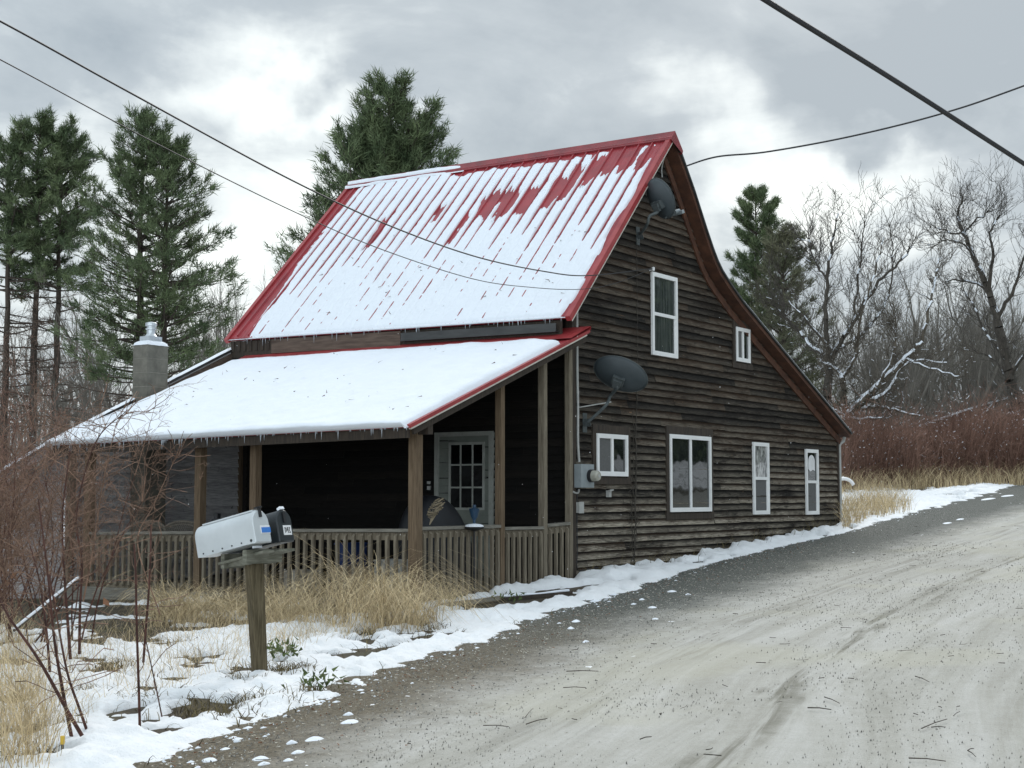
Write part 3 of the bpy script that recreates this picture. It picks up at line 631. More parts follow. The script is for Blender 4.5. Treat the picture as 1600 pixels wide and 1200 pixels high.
# --- porch: deck, posts, railings, roof
g = MB(); g.box((-3.46, -.06, -.20), (-.03, 5.84, -.08))
for y in np.arange(0, 5.8, 1.4): g.box((-3.40, y, -.55), (-3.30, y+.1, -.20))
deck = g.build('deck', M['deck'], H)
g = MB(); g.box((-3.49, -.08, -.26), (-3.46, 5.84, -.075)); g.box((-3.46, -.09, -.24), (-.03, -.06, -.075)); g.build('rim_board', M['rail'], deck)
PF = (-3.844, -.30, 1.895); PBk = (-3.90, 5.62, 1.80); TF = (-.0, -.30, 3.30); TB = (-.0, 5.62, 3.335)
def prf(a, c, h=0.):                                           # a along the porch 0..1, c up the slope 0..1
    a = np.asarray(a, float)[..., None]; c = np.asarray(c, float)[..., None]
    p = (np.array(PF)*(1-a)+np.array(PBk)*a)*(1-c)+(np.array(TF)*(1-a)+np.array(TB)*a)*c
    return p+np.array([-.35, 0, .937])*np.asarray(h, float)[..., None]
def zroof(x, y): 
    a = (y+.3)/5.92; e = PF[2]*(1-a)+PBk[2]*a; xe = PF[0]*(1-a)+PBk[0]*a; tt = TF[2]*(1-a)+TB[2]*a; return e+(tt-e)*(x-xe)/(0-xe)
def post(x, y, w, z0, mat, lean=0):
    g = MB(); z1 = zroof(x, y)-.16; g.bar((x-lean, y, z0), (x, y, z1), w, w, (0, 1, 0)); return g.build('porch_post', M[mat], H)
post(-3.42, -.05, .115, -.3, 'post'); post(-3.40, 2.42, .10, -.4, 'post'); post(-3.40, 3.36, .105, -.45, 'post'); post(-3.40, 5.42, .105, -.5, 'post')
post(-1.705, -.03, .085, -.12, 'post'); post(-.735, -.03, .085, -.1, 'post_grey'); post(-.10, -.03, .075, -.1, 'post_grey')
def railing(a, b, z_a, z_b, nb, out, stand=.0):                # a,b (x,y); rail heights at both ends
    a = np.array(a, float); b = np.array(b, float); out = np.array([*out, 0.])
    A = np.array([*a, z_a]); B = np.array([*b, z_b]); dz = np.array([0, 0, 1.])
    r = MB(); r.bar(A-dz*.018, B-dz*.018, .10, .036); root = r.build('railing', M['rail'], H)
    s = MB(); s.bar(A-dz*.085-out*.0, B-dz*.085, .036, .085); s.build('rail_board', M['post_grey'], root)
    s = MB(); s.bar(A-dz*(z_a+.02), B-dz*(z_a+.02), .036, .085); s.build('bottom_rail', M['post_grey'], root)
    for k in range(nb):
        f = (k+.5)/nb; p = A+(B-A)*f+out*.039; p[2] = 0; zt = z_a+(z_b-z_a)*f-.05+random.uniform(-.006, .006); zb = -.055+random.uniform(-.012, .012)
        w = .038; side = (b-a)/np.linalg.norm(b-a); sd = np.array([*side, 0.]); j = random.uniform(-.006, .006)
        v = []
        for z, (hi) in ((zb, 0), (zt, 1)):
            for s1, s2 in ((-1, -1), (1, -1), (1, 1), (-1, 1)):
                v.append(p+sd*(s1*w/2+j*(1-hi))+out*s2*w/2+dz*(z-(.035 if hi and s2 > 0 else 0)+(.0 if hi else (.03 if s2 > 0 else 0))))
        q = MB(); q.add(v, [(0, 3, 2, 1), (4, 5, 6, 7), (0, 1, 5, 4), (1, 2, 6, 5), (2, 3, 7, 6), (3, 0, 4, 7)], random.uniform(.1, 1)); q.build('baluster', M['post_grey'], root)
railing((-3.42, .01), (-3.40, 2.37), .745, .715, 19, (-1, 0)); railing((-3.40, 2.47), (-3.40, 3.30), .715, .675, 7, (-1, 0)); railing((-3.40, 3.42), (-3.40, 5.37), .675, .64, 16, (-1, 0))
railing((-3.36, -.04), (-1.75, -.03), .765, .765, 13, (0, -1)); railing((-1.66, -.03), (-.78, -.03), .735, .73, 7, (0, -1)); railing((-.69, -.03), (-.14, -.03), .755, .775, 4, (0, -1))
# porch roof
g = MB(); P = [prf(a, c, h) for h in (0, -.035) for a, c in ((0, 0), (1, 0), (1, 1), (0, 1))]
g.add(P, [(3, 2, 1, 0), (4, 5, 6, 7), (0, 1, 5, 4), (1, 2, 6, 5), (2, 3, 7, 6), (3, 0, 4, 7)]); proof = g.build('porch_roof', M['red'], H)
g = MB()
for a in (0, 1):
    g = MB(); d = -.012 if a == 0 else .012
    q = [prf(a, c, h)+np.array([0, s, 0]) for c in (-.005, .985) for s, h in ((d, .006), (d*-3, .006), (d*-3, -.036), (d, -.036))]
    g.add(q, [(0, 1, 5, 4), (1, 2, 6, 5), (2, 3, 7, 6), (3, 0, 4, 7), (0, 3, 2, 1), (4, 5, 6, 7)]); g.build('rake_trim', M['red_trim'], proof)
g = MB(); q = [prf(0, c, h)+np.array([0, s, 0]) for c in (-.004, .97) for s, h in ((-.018, -.036), (.02, -.036), (.02, -.052), (-.018, -.052))]
g.add(q, [(0, 1, 5, 4), (1, 2, 6, 5), (2, 3, 7, 6), (3, 0, 4, 7), (0, 3, 2, 1), (4, 5, 6, 7)]); g.build('drip_lip', M['plank'], proof)
g = MB()                                                       # red flashing along the wall, running past the corner
for x0, y0, y1 in ((-.02, -.33, 5.6),):
    v = [(-.52, y, zroof(-.52, y)+.03) for y in (y0, y1)]+[(x0, y, zroof(x0, y)+.05) for y in (y0, y1)]+[(x0, y, zroof(x0, y)+.19*(1 if y > 0 else .02)) for y in (y0, y1)]
    g.add(v, [(0, 2, 3, 1), (2, 4, 5, 3)])
g.build('flashing', M['red_trim'], proof)
g = MB()                                                       # rafters and beam under the porch roof
for y in np.arange(0, 5.7, .6): g.bar((-3.80, y, zroof(-3.80, y)-.10), (-.03, y, zroof(-.03, y)-.10), .045, .12)
g.bar((-3.41, -.25, zroof(-3.41, -.25)-.19), (-3.41, 5.6, zroof(-3.41, 5.6)-.19), .09, .12)
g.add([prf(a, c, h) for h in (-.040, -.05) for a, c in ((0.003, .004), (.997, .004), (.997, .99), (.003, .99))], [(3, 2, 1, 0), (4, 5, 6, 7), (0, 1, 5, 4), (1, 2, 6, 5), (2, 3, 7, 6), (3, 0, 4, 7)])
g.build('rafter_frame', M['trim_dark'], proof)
g = MB(); g.bar((-3.75, -.26, zroof(-3.75, -.3)-.10), (-.06, -.26, zroof(-.06, -.3)-.10), .03, .085)
g.bar(np.array(PF)+(.045, .05, -.095), np.array(PBk)+(.045, -.02, -.095), .025, .10)
g.build('fascia_board', M['trim_dark'], proof)
# thick soft snow on it
na, nc = 330, 200
A_, C_ = np.meshgrid(np.linspace(0, 1, na), np.linspace(-.018, .885, nc), indexing='ij')
ya = A_*5.92; xc = C_*4.1
lim = .872-.02*A_-.045*sm(.12, .0, A_)+.012*(fbm(ya*1.2, ya*0+3, 161)-.5)
d_ = np.minimum(np.minimum(ya-.035+0*A_, 5.92-.02-ya)*1.0, np.minimum((C_+.018)*4.1, (lim-C_)*4.1))
d_ = d_+.02*(fbm(ya*5, xc*5, 165)-.5)*sm(.0, .1, d_)
th = .08*np.sqrt(np.clip(1-(1-np.clip(d_/.11, 0, 1))**2, 0, 1))*(1+.6*(fbm(ya*1.1, xc*1.1, 171)-.5)+.35*(fbm(ya*3.7, xc*2.5, 172)-.5))+.012*(fbm(ya*7, xc*7, 175)-.5)*sm(.02, .1, d_)
th = np.where(d_ <= 0, -.03, th)
Pn = prf(A_, np.minimum(C_, lim+.02), th)
# soft overhang at the eave
ev = sm(.10, -.018*4.1, xc)[..., None]; Pn = Pn+ev*np.array([-.05, 0, -.0])*(1+.6*(fbm(ya*3, ya*0, 177)-.5))[..., None]
Pn[:, 0] = prf(A_[:, 0], 0.0*A_[:, 0]-.006, -.02+0*A_[:, 0])
g = MB(); g.grid(Pn); g.build('snow', M['snow'], proof, smooth=True)
# a few specks of bark and needle fallen on the snow
rs = np.random.RandomState(55); n = 60; a_ = rs.uniform(.03, .97, n); c_ = rs.uniform(.05, .84, n); P = np.concatenate([prf(a_, c_, .095+0*a_), roofp(rs.uniform(.05, .95, 40), rs.uniform(.05, .6, 40), .05)]); D = rs.normal(size=P.shape)*[.6, 1, .4]
g = MB(); g.arr(*needles(P, D, rs.uniform(.03, .08, len(P)), .014, rs)); tag(g.build('bark_scraps', M['deadtw']), 'dark scraps of bark and needles on the snowy roofs', 'scraps', kind='stuff')
# icicles along both eaves
def icicles(n, fn, lmin, lmax, seed, parent):
    rs = np.random.RandomState(seed); p0 = []; L = []
    for k in range(n):
        a = rs.rand(); p0.append(fn(a)); L.append(lmin+(lmax-lmin)*rs.rand()**2.2)
    p0 = np.array(p0); p1 = p0-np.array(L)[:, None]*np.array([0, 0, 1.]); g = MB(); g.arr(*segs(p0, p1, .007, .001, 5))
    o = g.build('icicle_fringe', M['ice'], parent); o['kind'] = 'stuff'
icicles(110, lambda a: prf(np.array(a), np.array(-.008))+np.array([-.02, 0, -.02]), .015, .11, 5, proof)
icicles(60, lambda a: roofp(a*.98+.01, -.006, -.01), .015, .12, 6, roof)
# the addition's roof: board and edge that run down behind the chimney
ax0, ax1 = -3.75, .15
def adz(x): return 3.47+x*.455
g = MB(); v = []
for y in (AY-.10, 8.5):
    for x in (ax0, ax1): v.append((x, y, adz(x)-.38*(y-AY)))
    for x in (ax1, ax0): v.append((x, y, adz(x)-.04-.38*(y-AY)))
g.add(v, [(0, 1, 2, 3), (7, 6, 5, 4), (0, 4, 5, 1), (1, 5, 6, 2), (2, 6, 7, 3), (3, 7, 4, 0)]); aroof = g.build('roof', M['gutter'], H); aroof['label'] = 'low shed roof of the addition behind the chimney'
g = MB(); g.bar((ax0+.05, AY-.085, adz(ax0+.05)-.105), (-2.3, AY-.085, adz(-2.3)-.105), .03, .13); g.bar((-1.55, AY-.085, adz(-1.55)-.105), (ax1-.05, AY-.085, adz(ax1-.05)-.105), .03, .13); g.build('fascia_board', M['fascia'], aroof)
xs = np.linspace(ax0, ax1, 40); ys = np.linspace(AY-.10, 8.5, 50); X, Y = np.meshgrid(xs, ys, indexing='ij')
ed = np.minimum(np.minimum(X-ax0, ax1-X), np.minimum(Y-AY+.10, 8.5-Y)); g = MB(); g.grid(np.stack([X, Y, adz(X)-.38*(Y-AY)+.05*np.sqrt(np.clip(ed/.08, 0, 1))+.02*(fbm(X*4, Y*4, 180)-.5)], -1)); g.build('snow', M['snow'], aroof, smooth=True)
# chimney of concrete blocks with its flue
cx0, cx1, cy0, cy1 = -2.225, -1.835, 5.66, 5.955
g = MB(); z = -.35; k = 0
while z < 3.10:
    h = .195; j = random.uniform(-.002, .002)
    g.box((cx0+j, cy0+j, z), (cx1+j, cy1, z+h)); z += h+.006; k += 1
ch = g.build('chimney', M['block'], H)
g = MB(); g.box((cx0+.003, cy0+.003, -.34), (cx1-.003, cy1-.003, z-.01)); g.build('mortar_joint', M['mortar'], ch)
zt_ = z-.008; cxm, cym = (cx0+cx1)/2, (cy0+cy1)/2
qx = np.linspace(-1, 1, 19); QX, QY = np.meshgrid(qx, qx, indexing='ij'); rr2 = np.maximum(np.abs(QX), np.abs(QY))
g = MB(); g.grid(np.stack([cxm+QX*.205, cym+QY*.155, zt_-.004+.085*np.sqrt(np.clip(1-rr2**2.2, 0, 1))+.008*(fbm(QX*3, QY*3, 190)-.5)], -1)); g.build('snow', M['snow'], ch, smooth=True)
def lathe(mb, c, prof, n=20):
    vs = []; fs = []
    for r, z in prof:
        for k in range(n): t = 2*math.pi*k/n; vs.append((c[0]+r*math.cos(t), c[1]+r*math.sin(t), z))
    for i in range(len(prof)-1):
        for k in range(n): fs.append((i*n+k, i*n+(k+1) % n, (i+1)*n+(k+1) % n, (i+1)*n+k))
    fs.append(tuple((len(prof)-1)*n+k for k in range(n))); mb.add(vs, fs)
g = MB(); g.box((cxm-.12, cym-.10, zt_), (cxm+.12, cym+.10, zt_+.13)); lathe(g, (cxm, cym), [(.10, zt_+.12), (.062, zt_+.17), (.060, zt_+.23), (.078, zt_+.235), (.078, zt_+.25), (.06, zt_+.255), (.06, zt_+.28), (.082, zt_+.285), (.082, zt_+.325), (.076, zt_+.33), (.02, zt_+.345)])
g.build('flue_cap', M['galv'], ch)

# ------------------------------------------------------------------ things on the walls
def catmull(pts, n=10):
    P = [np.array(p, float) for p in pts]; P = [2*P[0]-P[1]]+P+[2*P[-1]-P[-2]]; out = []
    for i in range(1, len(P)-2):
        for k in range(n):
            t = k/n; a, b, c, d = P[i-1:i+3]; out.append(.5*((2*b)+(-a+c)*t+(2*a-5*b+4*c-d)*t*t+(-a+3*b-3*c+d)*t**3))
    out.append(P[-2]); return out
def dish(name, foot, path, cen, yaw, el, wid, hei, roll, label, lnb):
    E = empty('satellite_dish', foot, label, 'satellite dish'); cen = np.array(cen, float)
    bd = np.array([math.sin(yaw)*math.cos(el), math.cos(yaw)*math.cos(el), math.sin(el)]); r0 = np.cross(bd, [0, 0, 1.]); r0 /= np.linalg.norm(r0); u0 = np.cross(r0, bd)
    r = r0*math.cos(roll)+u0*math.sin(roll); u = -r0*math.sin(roll)+u0*math.cos(roll)
    vs = []; fs = []; n, m = 40, 9
    for side, off in ((0, 0), (1, -.008)):
        for i in range(m):
            q = (i+.001)/(m-1)
            for k in range(n):
                t = 2*math.pi*k/n; vs.append(cen+r*math.cos(t)*wid/2*q+u*math.sin(t)*hei/2*q+bd*(.085*(q*q-1)+off))
    for sd in (0, 1):
        o = sd*m*n
        for i in range(m-1):
            for k in range(n):
                f = (o+i*n+k, o+i*n+(k+1) % n, o+(i+1)*n+(k+1) % n, o+(i+1)*n+k); fs.append(f if sd == 0 else f[::-1])
    for k in range(n): fs.append(((m-1)*n+k, (m-1)*n+(k+1) % n, 2*m*n-n+(k+1) % n, 2*m*n-n+k))
    g = MB(); g.add(vs, fs); g.build('reflector', M['dish'], E, smooth=True)
    g = MB(); vs = [cen+r*math.cos(t)*(wid/2+.004)+u*math.sin(t)*(hei/2+.004)-bd*.004 for t in np.linspace(0, 2*math.pi, 41)]; g.tube(vs, .006, 6); g.build('rim', M['dishm'], E)
    back = cen-bd*.10-u*hei*.16
    g = MB(); g.tube(catmull(list(path)+[back-bd*.05-np.array([0, 0, .06]), back-bd*.04], 8), .022, 10); g.build('mast', M['dishm'], E)
    g = MB(); g.bar(back-bd*.06-u*.05, back-bd*.06+u*.06, .10, .05, bd); g.bar(back-bd*.05+u*.03, back+bd*.03+u*.03, .16, .12, u)
    for s1 in (-1, 1): g.bar(back-bd*.09+r*.05*s1+u*.04, back-bd*.02+r*.05*s1+u*.04, .012, .05, u)
    g.build('bracket', M['dishm'], E)
    g = MB(); f = np.array(foot, float); g.box(f+(-.05, .0, -.10), f+(.05, -.012, .16)); g.bar(f+(-.03, -.015, .02), f+(-.03, -.07, .04), .006, .10); g.bar(f+(.03, -.015, .02), f+(.03, -.07, .04), .006, .10); g.build('foot_plate', M['dishm'], E)
    low = cen-u*hei*.46-bd*.01; tip = cen-u*hei*.52+bd*lnb
    g = MB(); g.tube([low-bd*.06, low+bd*.05, tip], .013, 8); g.build('feed_arm', M['dishm'], E)
    g = MB(); g.tube([tip+u*.03+bd*.02, tip+u*.045-bd*.07], [.035, .03], 12); g.bar(tip-r*.09+u*.01, tip+r*.09+u*.01, .05, .05, u); g.build('feed_horn', M['meter'], E); 
    return E
f1 = on(996, 372, 1, -.02)
dish('upper', f1, [f1+(0, -.03, .03), on(1011, 351, 1, -.26), on(1015, 338, 1, -.32)], on(1033, 310, 1, -.42), R(104), R(26), .46, .60, R(4), 'small grey satellite dish high under the gable peak, with feed arm', .24)
f2 = on(913, 664, 1, -.02)
dish('lower', f2, [f2+(0, -.03, .02), on(946, 634, 1, -.30), on(954, 618, 1, -.34)], on(970, 584, 1, -.50), R(76), R(33), .74, .50, R(-24), 'large dark satellite dish low beside the house corner, its back to the road', .3)
# brace of the lower dish
g = MB(); g.tube([on(902, 637, 1, -.02), on(955, 628, 1, -.36)], .008, 6); o = g.build('brace', M['pvc'], bpy.data.objects['satellite_dish.001'])

mt = on(903, 745, 1, -.02); E = empty('electric_meter', mt, 'grey electric meter box with round glass dial on the house corner', 'electric meter')
g = MB(); a = on(891, 725, 1, -.02); c = on(914, 762, 1, -.02); g.box((a[0]+.06, -.03, c[2]), (c[0]+.02, -.15, a[2])); g.build('cabinet', M['meter'], E)
g = MB(); mc = np.array([(a[0]+c[0])/2+.10, -.15, (a[2]+c[2])/2+.0]); g.tube([mc, mc+(0, -.05, 0)], .085, 20); g.build('collar', M['black'], E)
g = MB(); g.tube([mc+(0, -.05, 0), mc+(0, -.12, 0), mc+(0, -.14, 0)], [.075, .07, .055], 20); g.build('dial', M['meterglass'], E)
g = MB(); g.tube([mc+(0, -.136, .0), mc+(0, -.1425, 0)], .022, 12); g.build('register', M['pvc'], E)
jb = on(901, 793, 1, -.02); g = MB(); g.box(jb+(-.055, 0, -.07), jb+(.055, -.07, .07)); g.box(jb+(-.06, -.07, -.075), jb+(.06, -.078, .075)); tag(g.build('junction_box', M['pvc']), 'small grey junction box under the electric meter', 'junction box')
vb = on(948.5, 771, 1, -.03); g = MB(); g.box(vb+(-.03, 0, -.05), vb+(.035, -.05, .04)); g.bar(vb+(-.035, -.05, .03), vb+(.04, -.06, .05), .05, .015); tag(g.build('outlet_cover', M['pvc']), 'pale outlet cover below the small square window', 'outlet cover')
g = MB(); g.tube(catmull([(.085, -.05, 3.72), (.085, -.05, 2.9), (.10, -.05, 2.3), on(903, 690, 1, -.05), on(905, 722, 1, -.06)], 8), .017, 8); tag(g.build('conduit', M['pvc']), 'long pale service conduit running from the eave down to the meter', 'conduit')
g = MB(); g.tube(catmull([on(893, 676, 1, -.05), on(893.5, 700, 1, -.05), on(892, 760, 1, -.05), on(897, 769, 1, -.05), on(903, 770, 1, -.05), on(905, 765, 1, -.08)], 6), .013, 8); tag(g.build('conduit', M['pvc']), 'short conduit looping under the electric meter', 'conduit')
g = MB(); g.tube(catmull([on(902, 762, 1, -.04), on(901.5, 800, 1, -.04), on(902, 860, 1, -.04), on(903, 890, 1, -.04), on(925, 888, 1, -.05), on(960, 884, 1, -.04)], 5), .007, 6); tag(g.build('ground_wire', M['wire']), 'thin black wire hanging down the wall below the meter', 'wire')
# dry vine and cable down the wall
E = empty('climbing_vine', on(990, 893, 1, -.03), 'dark dry climbing vine clinging to the gable wall between the lower windows', 'vine'); rs = np.random.RandomState(12)
P0 = []; P1 = []; r_ = []
def vine(u0, v0, u1, v1, rad, n, jit):
    q = [on(u0+(u1-u0)*f+rs.normal()*jit, v0+(v1-v0)*f, 1, -.035) for f in np.linspace(0, 1, n)]
    for a, c in zip(q[:-1], q[1:]): P0.append(a); P1.append(c); r_.append(rad*rs.uniform(.6, 1.2))
    return q
main = vine(991, 893, 996, 566, .009, 40, .5); vine(996, 566, 995, 375, .005, 26, .3); m2 = vine(988, 892, 990, 640, .006, 34, 1.2); vine(993, 870, 996, 700, .005, 26, 1.4)
for _ in range(55):
    q = (main+m2)[rs.randint(0, 62)]
    if q[2] > 1.9 and rs.rand() < .7: continue
    d = np.array([rs.normal()*.16, -.01, rs.normal()*.10]); P0.append(q); P1.append(q+d); r_.append(.003)
g = MB(); g.arr(*segs(P0, P1, np.array(r_), np.array(r_)*.8, 4)); g.build('stem', M['bark'], E)

# ------------------------------------------------------------------ porch things
def curve_panel(mb, pts, y0, y1): pass
E = empty('grill_cover', (-1.95, .75, -.08), 'dark cloth cover humped over something on the porch before the door', 'cover')
qu = np.linspace(0, 1, 26); qv = np.linspace(0, 2*math.pi, 36); U_, V_ = np.meshgrid(qu, qv, indexing='ij')
hx = .62; hy = .42; hz = 1.20
shape = np.stack([-2.02+np.cos(V_)*hx*np.sin(U_*math.pi/2)**.85*(1+.06*np.sin(5*V_)*U_), .72+np.sin(V_)*hy*np.sin(U_*math.pi/2)**.85, -.08+hz*np.cos(U_*math.pi/2)**.8+.0*V_+.03*np.sin(7*V_)*U_*(1-U_)], -1)
shape[..., 0] += -.18*(shape[..., 2]-.4)
g = MB(); g.grid(shape); g.build('cloth', M['cover'], E, smooth=True)
# twig ornament by the corner post
E = empty('twig_ornament', (-2.98, .12, .75), 'pale woven twig ornament leaning beside the corner post', 'ornament'); rs = np.random.RandomState(4)
o_ = on(672, 818, 1, .05); t_ = on(686, 781, 1, .05); ax_ = t_-o_; P0 = []; P1 = []
for k in range(60):
    f = rs.uniform(.30, 1.0); c = o_+ax_*f; rad = .075*math.sin(min(1, (f-.2)/.8)*math.pi*.85)+.02; a = rs.uniform(0, 6.28); b2 = a+rs.uniform(.8, 1.8)
    e1 = np.array([.83, -.3, .45]); e2 = np.array([.2, .95, 0])
    P0.append(c+e1*rad*math.cos(a)+e2*rad*math.sin(a)); P1.append(c+ax_*rs.normal()*.06+e1*rad*math.cos(b2)+e2*rad*math.sin(b2))
for k in range(8): P0.append(o_-ax_*.05); P1.append(o_+ax_*.45+rs.normal(size=3)*.02)
g = MB(); g.arr(*segs(P0, P1, .0055, .004, 4)); g.build('weave', M['straw'], E)
# blue garden light / feeder with snow on its dish
lp = on(741, 824, 1, -.16); E = empty('garden_torch', (lp[0], lp[1], -.1), 'dark blue garden torch on a pole with snowy dish at the porch rail', 'garden torch')
g = MB(); lathe(g, lp, [(.012, -.12), (.012, .70)], 10); g.build('pole', M['black'], E)
g = MB(); lathe(g, lp, [(.02, .70), (.115, .735), (.12, .75), (.02, .752)], 20); g.build('dish', M['black'], E)
g = MB(); lathe(g, lp, [(.112, .753), (.105, .772), (.07, .785), (.012, .79)], 20); g.build('snow', M['snow'], E)
g = MB(); lathe(g, lp, [(.016, .78), (.018, .83), (.04, .87), (.062, .955), (.066, .965), (.04, .97), (.02, .975), (.022, .99), (.018, 1.01)], 16); g.build('lantern', M['bluepl'], E)
# patio bench with a woven scalloped back on the far side of the porch
E = empty('patio_bench', (-3.05, 4.4, -.08), 'weathered woven garden bench with scalloped back behind the far railing', 'bench')
g = MB(); 
y0_, y1_ = 3.72, 5.05; xb = -3.02
def bt(y):
    f = (y-y0_)/(y1_-y0_); return .70+.085*abs(math.sin(2*math.pi*f))**.6
pts = [(xb, y, bt(y)) for y in np.linspace(y0_, y1_, 41)]
g.tube(pts, .016, 6); g.tube([(xb, y, bt(y)-.035) for y in np.linspace(y0_, y1_, 41)], .008, 6); g.tube([(xb, y0_, -.08), (xb, y0_, .72)], .02, 6); g.tube([(xb, y1_, -.08), (xb, y1_, .72)], .02, 6); g.tube([(xb, (y0_+y1_)/2, .3), (xb, (y0_+y1_)/2, .71)], .018, 6); g.build('back_frame', M['wicker'], E)
g = MB(); P0 = []; P1 = []
for k in np.arange(y0_, y1_, .035):
    for s in (-1, 1):
        y2 = min(max(k+s*.22, y0_), y1_); P0.append((xb, k, bt(k)-.01)); P1.append((xb, y2, .36))
g.arr(*segs(P0, P1, .0055, .0055, 4)); g.build('lattice', M['wicker'], E)
g = MB(); g.box((xb, y0_, .30), (xb+.45, y1_, .34)); g.build('seat', M['wicker'], E)
for (x, y) in ((xb+.43, y0_), (xb+.43, y1_)): g = MB(); g.tube([(x, y, -.08), (x, y, .32)], .02, 6); g.build('leg', M['wicker'], E)
# clutter behind the railing
def crate(x0, y0, z0, sx, sy, sz, mat, name, label, cat, lid=True):
    E = empty(name, (x0, y0, z0), label, cat); g = MB(); t = .015
    g.box((x0, y0, z0), (x0+sx, y0+t, z0+sz)); g.box((x0, y0+sy-t, z0), (x0+sx, y0+sy, z0+sz)); g.box((x0, y0+t, z0), (x0+t, y0+sy-t, z0+sz)); g.box((x0+sx-t, y0+t, z0), (x0+sx, y0+sy-t, z0+sz)); g.box((x0+t, y0+t, z0), (x0+sx-t, y0+sy-t, z0+t)); g.build('body', M[mat], E)
    g = MB(); g.box((x0-.01, y0-.01, z0+sz), (x0+sx+.01, y0+sy+.01, z0+sz+.02)); g.box((x0+sx*.3, y0-.016, z0+sz*.6), (x0+sx*.7, y0-.011, z0+sz*.75)); g.build('lid', M[mat], E); return E
crate(-3.05, 1.10, -.08, .34, .40, .32, 'card', 'cardboard_box', 'brown cardboard box behind the porch railing, low by the tall grass', 'box')
crate(-2.75, 1.50, -.08, .36, .20, .60, 'bin', 'storage_bin', 'blue storage bin behind the porch railing', 'bin')
crate(-3.02, 2.06, -.08, .36, .30, .26, 'plank', 'wooden_crate', 'pale wooden crate behind the railing right of the mailboxes', 'crate')
crate(-2.95, .62, -.08, .36, .30, .42, 'pvc', 'storage_bin', 'grey storage bin behind the railing near the corner post', 'bin')
pb = on(342, 806, 0, -3.40); g = MB(); g.box(pb+(-.05, -.06, -.16), pb+(.05, .08, -.03)); g.box(pb+(-.055, -.03, -.03), pb+(.0, .035, .03)); tag(g.build('planter_box', M['black']), 'small black box on the railing beside the wooden post', 'box')

# ------------------------------------------------------------------ mailboxes
base = gnd(403, 1058); base[2] -= .10
tD = (base-C)@fwd
E = empty('mailbox_post', base, 'leaning old square wooden post carrying the two mailboxes', 'mailbox post')
topP = at(397, 876, tD); botP = at(407, 1078, tD)
g = MB(); n = 14; a0 = botP; a1 = topP; vs = []; fs = []
sx_ = np.array([.93, -.37, 0]); sy_ = np.array([.37, .93, 0])
for i in range(n):
    f = i/(n-1); p = a0+(a1-a0)*f+np.array([random.uniform(-.002, .002)]*3); w = .048+.009*f
    for (q, r2) in ((-1, -.8), (-.8, -1), (.8, -1), (1, -.8), (1, .8), (.8, 1), (-.8, 1), (-1, .8)): vs.append(p+sx_*q*w+sy_*r2*w+np.array([0, 0, (.03*q if i == n-1 else 0)]))
for i in range(n-1):
    for k in range(8): fs.append((i*8+k, i*8+(k+1) % 8, (i+1)*8+(k+1) % 8, (i+1)*8+k))
fs.append(tuple((n-1)*8+k for k in range(8))); g.add(vs, fs); g.build('post', M['mailpost'], E)
TILT = R(13); md = np.array([.07, -math.cos(TILT), math.sin(TILT)]); md /= np.linalg.norm(md)     # the way the doors face
ms = np.cross(md, [0, 0, 1.]); ms /= np.linalg.norm(ms); mu = np.cross(ms, md)
if ms[0] < 0: ms = -ms
mu = np.cross(ms, md); mu = mu if mu[2] > 0 else -mu
front = at(434, 858, tD-.05)                                    # under the doors
g = MB(); c0 = at(409, 869, tD-.02); g.bar(c0-ms*.20+np.array([0, 0, -.0]), c0+ms*.22, .04, .105); g.build('bracket_board', M['mailboard'], E)
g = MB(); c1 = at(372, 876, tD+.18); g.bar(c1-ms*.18, c1+ms*.24, .035, .11); g.build('bracket_board', M['mailboard'], E)
g = MB(); g.bar(c0+np.array([0, 0, .0])-md*.02-ms*.12+mu*-.03, c1-ms*.12+mu*-.02, .03, .05); g.bar(c0-md*.02+ms*.16-mu*.03, c1+ms*.18-mu*.02, .03, .05); g.build('side_brace', M['mailboard'], E)
def mailbox(pos, L, w, h, mat, name, label):                   # pos: middle of the lower front edge
    E = empty(name, pos, label, 'mailbox'); pos = np.array(pos, float)
    hs = h-w/2; prof_ = [(-w/2, 0), (w/2, 0)]+[(w/2*math.cos(t), hs+w/2*math.sin(t)) for t in np.linspace(0, math.pi, 17)]
    prof_ = [prof_[0], prof_[1]]+prof_[2:]
    def ring(d, k=1., off=0): return [pos-md*d+ms*x*k+mu*((z-h/2)*k+h/2) for x, z in prof_]
    n = len(prof_); vs = []; fs = []
    for d, k in ((0.0, 1.), (L*.5, 1.), (L-.03, 1.), (L-.006, .985), (L, .94)): vs += ring(d, k)
    for i in range(4):
        for j in range(n): fs.append((i*n+j, i*n+(j+1) % n, (i+1)*n+(j+1) % n, (i+1)*n+j))
    fs.append(tuple(4*n+j for j in range(n))); g = MB(); g.add(vs, fs); body = g.build('body', M[mat], E)
    g = MB(); vs = ring(-.006, .985)+ring(-.012, .95)+ring(-.002, 1.03)+ring(.022, 1.03)+ring(.022, 1.0); fs = []
    for a, c in ((2, 0), (0, 1), (3, 2), (4, 3)):
        for j in range(n): fs.append((a*n+j, a*n+(j+1) % n, c*n+(j+1) % n, c*n+j))
    fs.append(tuple(n+j for j in range(n))); g.add(vs, fs); dr = g.build('door', M[mat], E)
    return E, body, dr, pos
wB, hB, LB = .185, .245, .57
fw = at(417.5, 847, tD-.12)
E1, b1, d1, p1 = mailbox(fw-ms*0.05, LB, wB, hB, 'mailw', 'mailbox', 'pale grey metal mailbox tilted up on the post, blue sticker on its door')
g = MB(); g.bar(p1+mu*(hB+.002)-md*.02, p1+mu*(hB+.002)-md*(LB-.05), .075, .012, mu); g.build('top_rib', M['mailw'], b1)
